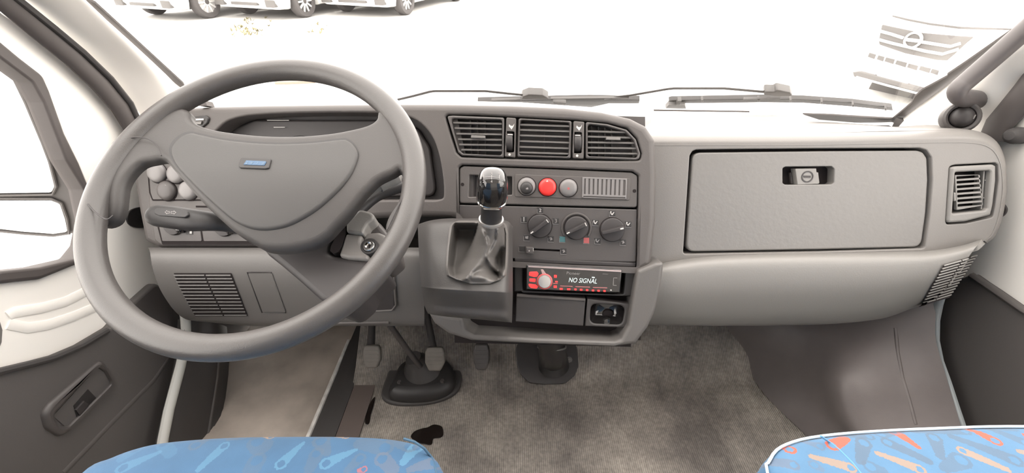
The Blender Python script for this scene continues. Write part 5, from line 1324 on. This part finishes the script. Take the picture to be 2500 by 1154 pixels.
def cushion(name, outline, back_y, m, root, edge_m, pm_side):
    """rounded cushion: plan outline traced on the seat height, sides dropping to the base."""
    P2 = [wz(ZS, *p) if not isinstance(p, V) else p for p in outline]
    pts = catmull([V((p.x, p.y, 0)) for p in P2], 5, True)
    n = len(pts)
    p2 = [(p.x, p.y) for p in pts]
    if area2(p2) < 0: p2 = p2[::-1]
    cxm = sum(p[0] for p in p2) / n; cym = sum(p[1] for p in p2) / n
    rings = []
    wx_ = max(a[0] for a in p2) - min(a[0] for a in p2); wy_ = max(a[1] for a in p2) - min(a[1] for a in p2)
    for d, z in ((.030, .30), (.006, .33), (-.004, .37), (-.003, .40), (.001, ZS - .010), (.008, ZS - .002), (.020, ZS + .002), (.06, ZS + .005)):
        rings.append([V((cxm + (a[0] - cxm) * (1 - 2 * d / wx_), cym + (a[1] - cym) * (1 - 2 * d / wy_), z)) for a in p2])
    last = rings[-1]
    for k in (.85, .7, .55, .4, .25, .12, .01):
        rings.append([V((cxm + (p.x - cxm) * k, cym + (p.y - cym) * k, ZS + .006)) for p in last])
    o = grid(name, rings, m, root, thick=0, closed_u=True, sharp=70)
    pq = [(cxm + (a[0] - cxm) * (1 - 2 * pm_side / wx_), cym + (a[1] - cym) * (1 - 2 * pm_side / wy_)) for a in p2]
    if pm_side < .008: tube('piping', [V((a[0], a[1], ZS - .001)) for a in pq[::2]], .0018, edge_m, o, seg=8, closed=True)
    else:
        bq = bvh_of(o)
        tube('piping', [drape(bq, x, y, -.0003, .55) for x, y in ((985, 1070), (1012, 1078), (1036, 1094), (1053, 1115), (1062, 1140), (1068, 1170), (1072, 1220))], .0016, edge_m, o, seg=8)
    return o, p2

ds = thing('driver_seat', (-.30, .1, 0), 'blue patterned driver seat in front of the steering wheel', 'seat')
M['pipe_d'] = mat('blue_piping', (.035, .085, .14), .7); M['pipe_p'] = mat('pale_blue_piping', (.46, .56, .63), .7)
o_, q_ = cushion('cushion', [(178, 1154), (262, 1108), (345, 1080), (430, 1067), (560, 1058), (700, 1055.5), (850, 1056), (960, 1062), (1024, 1076), (1058, 1104), (1080, 1154), V((-.062, .20, 0)), V((-.062, -.02, 0)), V((-.12, -.06, 0)), V((-.46, -.06, 0)), V((-.52, -.02, 0)), V((-.525, .20, 0))], -.06, M['cloth_d'], ds, M['pipe_d'], .012)
tag(o_, 'blue printed seat cushion'); rear_cloth(o_, M['cloth_d2'])
tag(box('seat_base', (-.50, -.04, .0), (-.09, .28, .30), M['panel_lo'], ds, bev=.01), 'black seat base')
bx = box('backrest', (-.50, -.22, .40), (-.09, -.11, 1.05), M['cloth_d'], ds, bev=.03)
pst = thing('passenger_seat', (.60, .1, 0), 'brighter blue patterned passenger seat with red and tan motifs', 'seat')
o_, q_ = cushion('cushion', [(1868, 1154), (1872, 1122), (1890, 1094), (1924, 1076), (1975, 1063), (2060, 1053), (2180, 1045), (2300, 1040), (2420, 1036), (2520, 1036), (2640, 1040), V((.83, .25, 0)), V((.83, -.02, 0)), V((.76, -.06, 0)), V((.34, -.06, 0)), V((.29, -.02, 0)), V((.285, .20, 0))], -.06, M['cloth_p'], pst, M['pipe_p'], .004)
tag(o_, 'bright blue printed seat cushion'); rear_cloth(o_, M['cloth_p2'])
bq_ = bvh_of(o_)
tube('seat_seam', [drape(bq_, x, y, -.0004, .55) for x, y in ((2004, 1064), (2025, 1078), (2050, 1098), (2080, 1128), (2110, 1165))], .0013, mat('seam_blue', (.10, .25, .42), .9), o_, seg=6)
tag(box('seat_base', (.33, -.04, .0), (.80, .28, .30), M['panel_lo'], pst, bev=.01), 'black seat base')
box('backrest', (.33, -.22, .40), (.80, -.11, 1.05), M['cloth_p'], pst, bev=.03)

# ================================================================ wipers outside the glass
PWo = Plane(PW_.o - PW_.n * .030, PW_.n)
def wiper(pts_arm, pivot, blade, spine, base, label, loc):
    w = thing('windscreen_wiper', PWo.hit(*loc), label, 'wiper', None)
    tube('wiper_arm', [PWo.hit(x, y) for x, y in pts_arm], .0042, M['wipergrey'], w, seg=8, flat=.6, normal=PW_.n)
    plate('pivot_cap', pivot, PWo, M['wipergrey'], w, lift=.008, thick=.02, bev=.003, r=.004)
    bl = plate('wiper_blade', blade, PWo, M['wiper'], w, lift=-.004, thick=.012, bev=.001)
    if spine:
        for a, b in spine: bar('spine', PWo.hit(*a, .004), PWo.hit(*b, .004), .004, .006, PW_.n, M['wipergrey'], bl)
    for b in base: plate('blade_clip', b, PWo, M['wipergrey'], w, lift=.006, thick=.012, bev=.001)
wiper([(972, 243), (1010, 234), (1050, 223.5), (1062, 222), (1185, 222), (1240, 228), (1290, 233)], [(1272, 244), (1276, 237), (1290, 231.5), (1325, 233), (1342, 243)],
      [(1166, 247.5), (1270, 245), (1440, 241.5), (1562, 244), (1560, 252.5), (1536, 253), (1487, 252.5), (1444, 262), (1370, 257), (1270, 250)], [((1200, 246), (1270, 243.5)), ((1345, 242), (1535, 239.5))], [[(1350, 250), (1382, 252), (1382, 257), (1350, 254)]], 'windscreen wiper lying low behind the centre vents, nearer the driver', (1300, 246))
wiper([(1475, 240), (1540, 232.5), (1630, 217), (1645, 215.5), (1768, 215.5), (1865, 224)], [(1865, 233), (1868, 224), (1890, 225), (1897, 220), (1930, 227), (1936, 235), (1900, 237)],
      [(1633, 247), (1640, 245), (1780, 242.5), (1860, 241), (1960, 243), (2080, 251), (2178, 263), (2180, 270), (2080, 260), (1960, 251), (1860, 250), (1700, 252), (1634, 252)], [((1815, 243), (1905, 241.5))], [[(1633, 256), (1672, 257), (1675, 266), (1625, 265)], [(1655, 247), (1664, 247), (1660, 258), (1650, 258)]] + [[(x, y), (x + 5, y), (x + 5, y + 5), (x, y + 5)] for x, y in ((1712, 245), (1850, 244), (1928, 245), (2004, 249), (2080, 256), (2160, 265))], 'windscreen wiper with a segmented blade in front of the passenger', (1800, 246))

# ================================================================ cars outside
def prism(name, prof, y0, y1, m, par=None, bev=.06, taper=0.0):
    """profile in the x-z plane extruded across y, edges softened."""
    bm = bmesh.new(); p = prof if area2(prof) > 0 else prof[::-1]
    L = []
    for y, d in ((y0, bev), (y0 + bev * .3, bev * .3), (y0 + bev, 0), (y1 - bev, 0), (y1 - bev * .3, bev * .3), (y1, bev)):
        q = inset2(p, d * .7) if d else p
        L.append([bm.verts.new(V((a[0], y, a[1]))) for a in q])
    n = len(p)
    for A, B in zip(L, L[1:]):
        for j in range(n): bm.faces.new((A[j], A[(j + 1) % n], B[(j + 1) % n], B[j]))
    for ring in (L[0], L[-1]):
        es = [bm.edges.get((ring[j], ring[(j + 1) % n])) for j in range(n)]
        bmesh.ops.triangle_fill(bm, edges=es, use_beauty=True)
    return finish(bm, name, m, par, sharp=40)

def wheel_parts(root, x, y, side, r=.31, w=.19):
    ax = V((0, side, 0)); c = V((x, y, r))
    t_ = lathe('car_wheel', [(r * .68, -w / 2), (r * .93, -w / 2), (r, -w * .32), (r, w * .32), (r * .93, w / 2), (r * .68, w / 2), (r * .66, w * .3)], c, ax, M['tyre'], root, seg=36, xdir=(1, 0, 0))
    lathe('wheel_dish', [(r * .68, w * .30), (r * .6, w * .25), (r * .2, w * .30), (0, w * .32)], c, ax, M['rim'], t_, seg=28, xdir=(1, 0, 0))
    for k in range(10):
        a = 2 * math.pi * k / 10
        d = V((math.cos(a), 0, math.sin(a)))
        bar('wheel_spoke', c + ax * w * .42 + d * r * .14, c + ax * w * .40 + d * r * .66, .035, .02, ax, M['rim'], t_)
    lathe('hub_cap', [(.05, w * .3), (.05, w * .42), (.0, w * .45)], c, ax, M['cardark'], t_, seg=16, xdir=(1, 0, 0))
    return t_

def hatchback(name, label):
    """local frame: nose towards +x, left side +y, wheels on z = 0."""
    r = bpy.data.objects.new(name, None); COL.objects.link(r); tag(r, label, 'car', None)
    def arch(cx, R=.37, n=9): return [(cx + R * math.cos(math.pi * k / (n - 1)), .31 + R * math.sin(math.pi * k / (n - 1))) for k in range(n)]
    low = [(-1.98, .42), (-1.95, .24), (-1.70, .20)] + [(a, b) for a, b in reversed(arch(-1.28))] + [(-.8, .19), (.8, .19)] + [(a, b) for a, b in reversed(arch(1.25))] + [(1.66, .20), (1.90, .22), (2.0, .34), (2.02, .55), (1.97, .68), (1.80, .78), (1.0, .93), (.5, .97), (-1.3, .98), (-1.85, .96), (-1.96, .80)]
    prism('car_body', low, -.85, .85, M['carpaint'], r, bev=.10)
    top = [(.95, .92), (.25, 1.36), (-.1, 1.44), (-1.1, 1.44), (-1.75, 1.15), (-1.85, .95)]
    prism('cabin', top, -.72, .72, M['carpaint'], r, bev=.10)
    prism('side_windows', [(.72, .98), (.2, 1.32), (-1.1, 1.38), (-1.5, 1.10), (-1.45, .98)], -.735, .735, M['carglass'], r, bev=.03)
    pw = Plane(V((.6, 0, 1.15)), V((.55, 0, .83))); pw.n = V((.55, 0, .83)).normalized()
    bm = bmesh.new(); bm.faces.new([bm.verts.new(V(p)) for p in ((.99, -.62, .95), (.99, .62, .95), (.33, .55, 1.36), (.33, -.55, 1.36))]); finish(bm, 'windscreen', M['carglass'], r, smooth=False)
    for y in (-1, 1):
        prism('headlight', [(1.99, .60), (1.90, .74), (1.70, .76), (1.93, .62)], y * .62 - .14, y * .62 + .14, M['rim'], r, bev=.02)
        prism('fog_recess', [(2.03, .27), (2.03, .40), (1.86, .40), (1.86, .27)], y * .66 - .12, y * .66 + .12, M['cargrey'], r, bev=.03)
        prism('door_mirror', [(.62, .98), (.70, 1.10), (.52, 1.10), (.50, .98)], y * .92 - .10, y * .92 + .10, M['carpaint'], r, bev=.03)
        for cx in (1.25, -1.28):
            wheel_parts(r, cx, y * .76, y)
            prism('arch_liner', [(cx + .36 * math.cos(math.pi * k / 8), .31 + .36 * math.sin(math.pi * k / 8)) for k in range(9)], y * .50 - .16, y * .50 + .16, M['cardark'], r, bev=.01)
    prism('grille', [(2.025, .56), (2.0, .64), (1.9, .64), (1.9, .56)], -.42, .42, M['cardark'], r, bev=.02)
    prism('lower_intake', [(2.035, .29), (2.035, .34), (1.9, .34), (1.9, .29)], -.34, .34, M['cargrey'], r, bev=.02)
    prism('number_plate', [(2.055, .42), (2.055, .53), (2.0, .53), (2.0, .42)], -.26, .26, M['plate'], r, bev=.006)
    prism('underside', [(1.4, .17), (1.4, .26), (-1.8, .26), (-1.8, .17)], -.5, .5, M['cardark'], r, bev=.02)
    return r
def copy_tree(o, parent=None):
    c = o.copy(); COL.objects.link(c)
    if parent is not None:
        c.parent = parent; c.matrix_parent_inverse = o.matrix_parent_inverse.copy()
    for ch in list(o.children): copy_tree(ch, c)
    return c
car0 = hatchback('parked_car', 'white parked car beyond the windscreen, leftmost of three')
nG = GP.n
def place_car(o, wpx, wpy, yaw):
    """put the left front tyre's foot on the ground point seen at that pixel."""
    g = GP.hit(wpx, wpy)
    R = Matrix.Rotation(yaw, 4, 'Z')
    tilt = V((0, 0, 1)).rotation_difference(GP.n).to_matrix().to_4x4()
    off = (tilt @ R) @ V((1.25, .76, 0))
    o.matrix_world = Matrix.Translation(g - off) @ tilt @ R
YAW = math.radians(250)
cars = [car0, copy_tree(car0), copy_tree(car0)]
for o, (x, y), lab in zip(cars, ((512, 44), (746, 42), (990, 36)), ('white parked car behind the top left of the wheel, leftmost of three', 'white parked car straight above the steering wheel, the middle of three', 'white parked car above the wiper arm, rightmost of the three')):
    place_car(o, x, y, YAW); o['label'] = lab; o['group'] = 'cars parked across the yard'

# ---- the van facing us on the right
a_, b_ = W(2085, 185, 5.0), W(2300, 238, 4.43)
dn = (b_ - a_); dn.z = 0; dn.normalize()
PV = Plane(a_, dn.cross(V((0, 0, 1)))); PV.v = V((0, 0, 1)); PV.u = dn if dn.x > 0 else -dn
van = thing('parked_van', GP.hit(2180, 215), 'white parked van facing the windscreen with a round badge on its grille', 'van')
body = [(2196, 30), (2330, 52), (2500, 72), (2560, 90), (2520, 200), (2440, 300), (2300, 262), (2250, 240), (2090, 190), (2078, 176), (2098, 150), (2130, 95), (2150, 45)]
plate('van_front', body, PV, M['carpaint'], van, lift=0, thick=.5, bev=.10, segs=5, r=.08)
q_ = [PV.to2(PV.hit(x, y, -.1)) for x, y in body]
x0_, x1_ = min(p[0] for p in q_), max(p[0] for p in q_); z0_, z1_ = min(p[1] for p in q_), max(p[1] for p in q_)
plate2('van_body', [(x0_, z0_ + .1), (x1_, z0_ + .1), (x1_, z1_ + .02), (x0_, z1_ + .02)], PV, M['carpaint'], van, lift=-.45, thick=3.6, bev=.06)
plate2('van_cabin', [(x0_ + .05, z1_ - .05), (x1_ - .05, z1_ - .05), (x1_ - .15, z1_ + .85), (x0_ + .15, z1_ + .85)], PV, M['carpaint'], van, lift=-1.0, thick=3.0, bev=.08)
plate2('windscreen', [(x0_ + .15, z1_ + .06), (x1_ - .15, z1_ + .06), (x1_ - .25, z1_ + .75), (x0_ + .25, z1_ + .75)], PV, M['carglass'], van, lift=-.985, thick=.02, bev=.005)
def vp(nm, pts, m, lift=.012, thick=.02, bev=.004, r=0, par=None): return plate(nm, pts, PV, M[m], par or van, lift=lift, thick=thick, bev=bev, segs=2, r=r)
vp('hood_gap', [(2178, 37), (2217, 46), (2269, 56), (2340, 65), (2392, 67), (2480, 70), (2480, 74), (2392, 72), (2340, 70), (2269, 61), (2217, 51), (2178, 41)], 'cargrey', lift=.006)
gl_ = vp('grille', [(2153, 60), (2180, 66), (2248, 80), (2340, 88), (2378, 90), (2360, 104), (2330, 132), (2311, 148), (2284, 146), (2209, 130), (2147, 109), (2145, 100), (2149, 78)], 'cargrey', lift=.010, r=.01)
for P in ([(2149, 76), (2175, 83), (2206, 93)], [(2248, 102), (2285, 108), (2320, 113.5), (2345, 106)], [(2147, 97), (2180, 106), (2219, 115), (2260, 125), (2301, 132), (2340, 120)]):
    tube('grille_bar', [PV.hit(x, y, .02) for x, y in P], .014, M['carpaint'], gl_, seg=8)
cb_ = PV.to2(PV.hit(2229, 98, .03)); Rv = .076
bd = plate2('round_badge', disc_outline(cb_, Rv, 30, Rv * 1.02), PV, M['rim'], van, lift=.045, thick=.03, bev=.006, segs=2, holes=[disc_outline(cb_, Rv * .76, 30)])
plate2('badge_disc', disc_outline(cb_, Rv * .76, 24), PV, M['cargrey'], bd, lift=.025, thick=.01, bev=0, segs=1)
plate2('badge_bar', [(cb_[0] - Rv * .8, cb_[1] - Rv * .2), (cb_[0] + Rv * .8, cb_[1] - Rv * .2), (cb_[0] + Rv * .8, cb_[1] + Rv * .2), (cb_[0] - Rv * .8, cb_[1] + Rv * .2)], PV, M['rim'], bd, lift=.046, thick=.02, bev=.002)
for x, y, w in ((2119, 129, 18), (2141, 135, 17), (2160, 140, 23), (2186, 147, 27), (2215, 155, 25), (2244, 161, 27), (2272, 168, 19)):
    s = .235
    vp('air_slot', [(x + 3, y), (x + 3 + w - 2, y + w * s), (x + w - 3, y + w * s + 11), (x - 1, y + 9.5)], 'cargrey', lift=.008, bev=.002)
vp('number_plate', [(2145, 162), (2225, 181), (2213, 210), (2140, 188)], 'plate', lift=.03)
vp('bumper_panel', [(2228, 183), (2283, 188), (2280, 205), (2250, 214), (2218, 209)], 'rim', lift=.006)
vp('bumper_panel', [(2100, 155), (2142, 163), (2136, 187), (2098, 176)], 'carpaint', lift=.006)
vp('bumper_bar', [(2081, 176), (2098, 174), (2180, 196), (2248, 214), (2256, 222), (2236, 224), (2170, 206), (2084, 187)], 'cargrey', lift=.05, thick=.08, bev=.01)
vp('bumper_lip', [(2090, 186), (2170, 208), (2245, 228), (2244, 232), (2168, 212), (2090, 190)], 'carpaint', lift=.07, thick=.05, bev=.006)
for (wxp, wyp) in ((2124, 203), (2380, 275)):
    g = GP.hit(wxp, wyp) - PV.n * .55 + V((0, 0, .02))
    lathe('van_wheel', [(.2, -.1), (.30, -.1), (.33, -.06), (.33, .06), (.30, .1), (.2, .1), (0, .08)], V((g.x, g.y, gz(g.y) + .33)), PV.u, M['tyre'], van, seg=28)
plate2('underside', [(x0_ + .12, z0_ - .10), (x1_ - .12, z0_ - .10), (x1_ - .15, z0_ + .2), (x0_ + .15, z0_ + .2)], PV, M['cardark'], van, lift=-.35, thick=3.3, bev=.02)  # dark block that also paints in the shadow under the van
tube('windscreen_arc', catmull([W(2392, 68, 4.6), W(2430, 45, 4.6), W(2470, 29, 4.6), W(2520, 22, 4.6)], 4), .006, M['cargrey'], van, seg=6)  # curved edge line of the van's windscreen, drawn as a thin tube

# ---- dry weeds on the yard, a thin strip lying in front of the bonnet
def weeds(label, cen, spread, n):
    bm = bmesh.new()
    for k in range(n):
        px, py = cen[0] + random.gauss(0, spread[0]), cen[1] + random.gauss(0, spread[1])
        g = GP.hit(px, py)
        for j in range(5):
            d = V((random.uniform(-1, 1), random.uniform(-1, 1), random.uniform(.2, 1.0))).normalized(); l = random.uniform(.03, .09)
            s = d.cross(V((0, 0, 1))).normalized() * l * .22
            vs = [bm.verts.new(p) for p in (g, g + d * l * .5 + s, g + d * l, g + d * l * .5 - s)]
            bm.faces.new(vs)
    o = finish(bm, 'weeds', M['weed'], None, smooth=False)
    return tag(o, label, 'weeds', kind='stuff')
weeds('sparse dry weeds on the pale ground, below the middle parked car', (605, 76), (20, 12), 46)
weeds('few small weeds on the pale ground, beside the larger weed patch', (772, 74), (12, 8), 10)
Pg = GP
tag(plate('wood_strip', [(669, 194), (672, 190), (770, 191), (768, 197), (700, 200), (670, 200)], GP, mat('brown_wood_strip', (.24, .19, .15), .8), None, lift=.03, thick=.03, bev=.004), 'brown strip lying on the ground seen through the wheel top', 'wood strip')
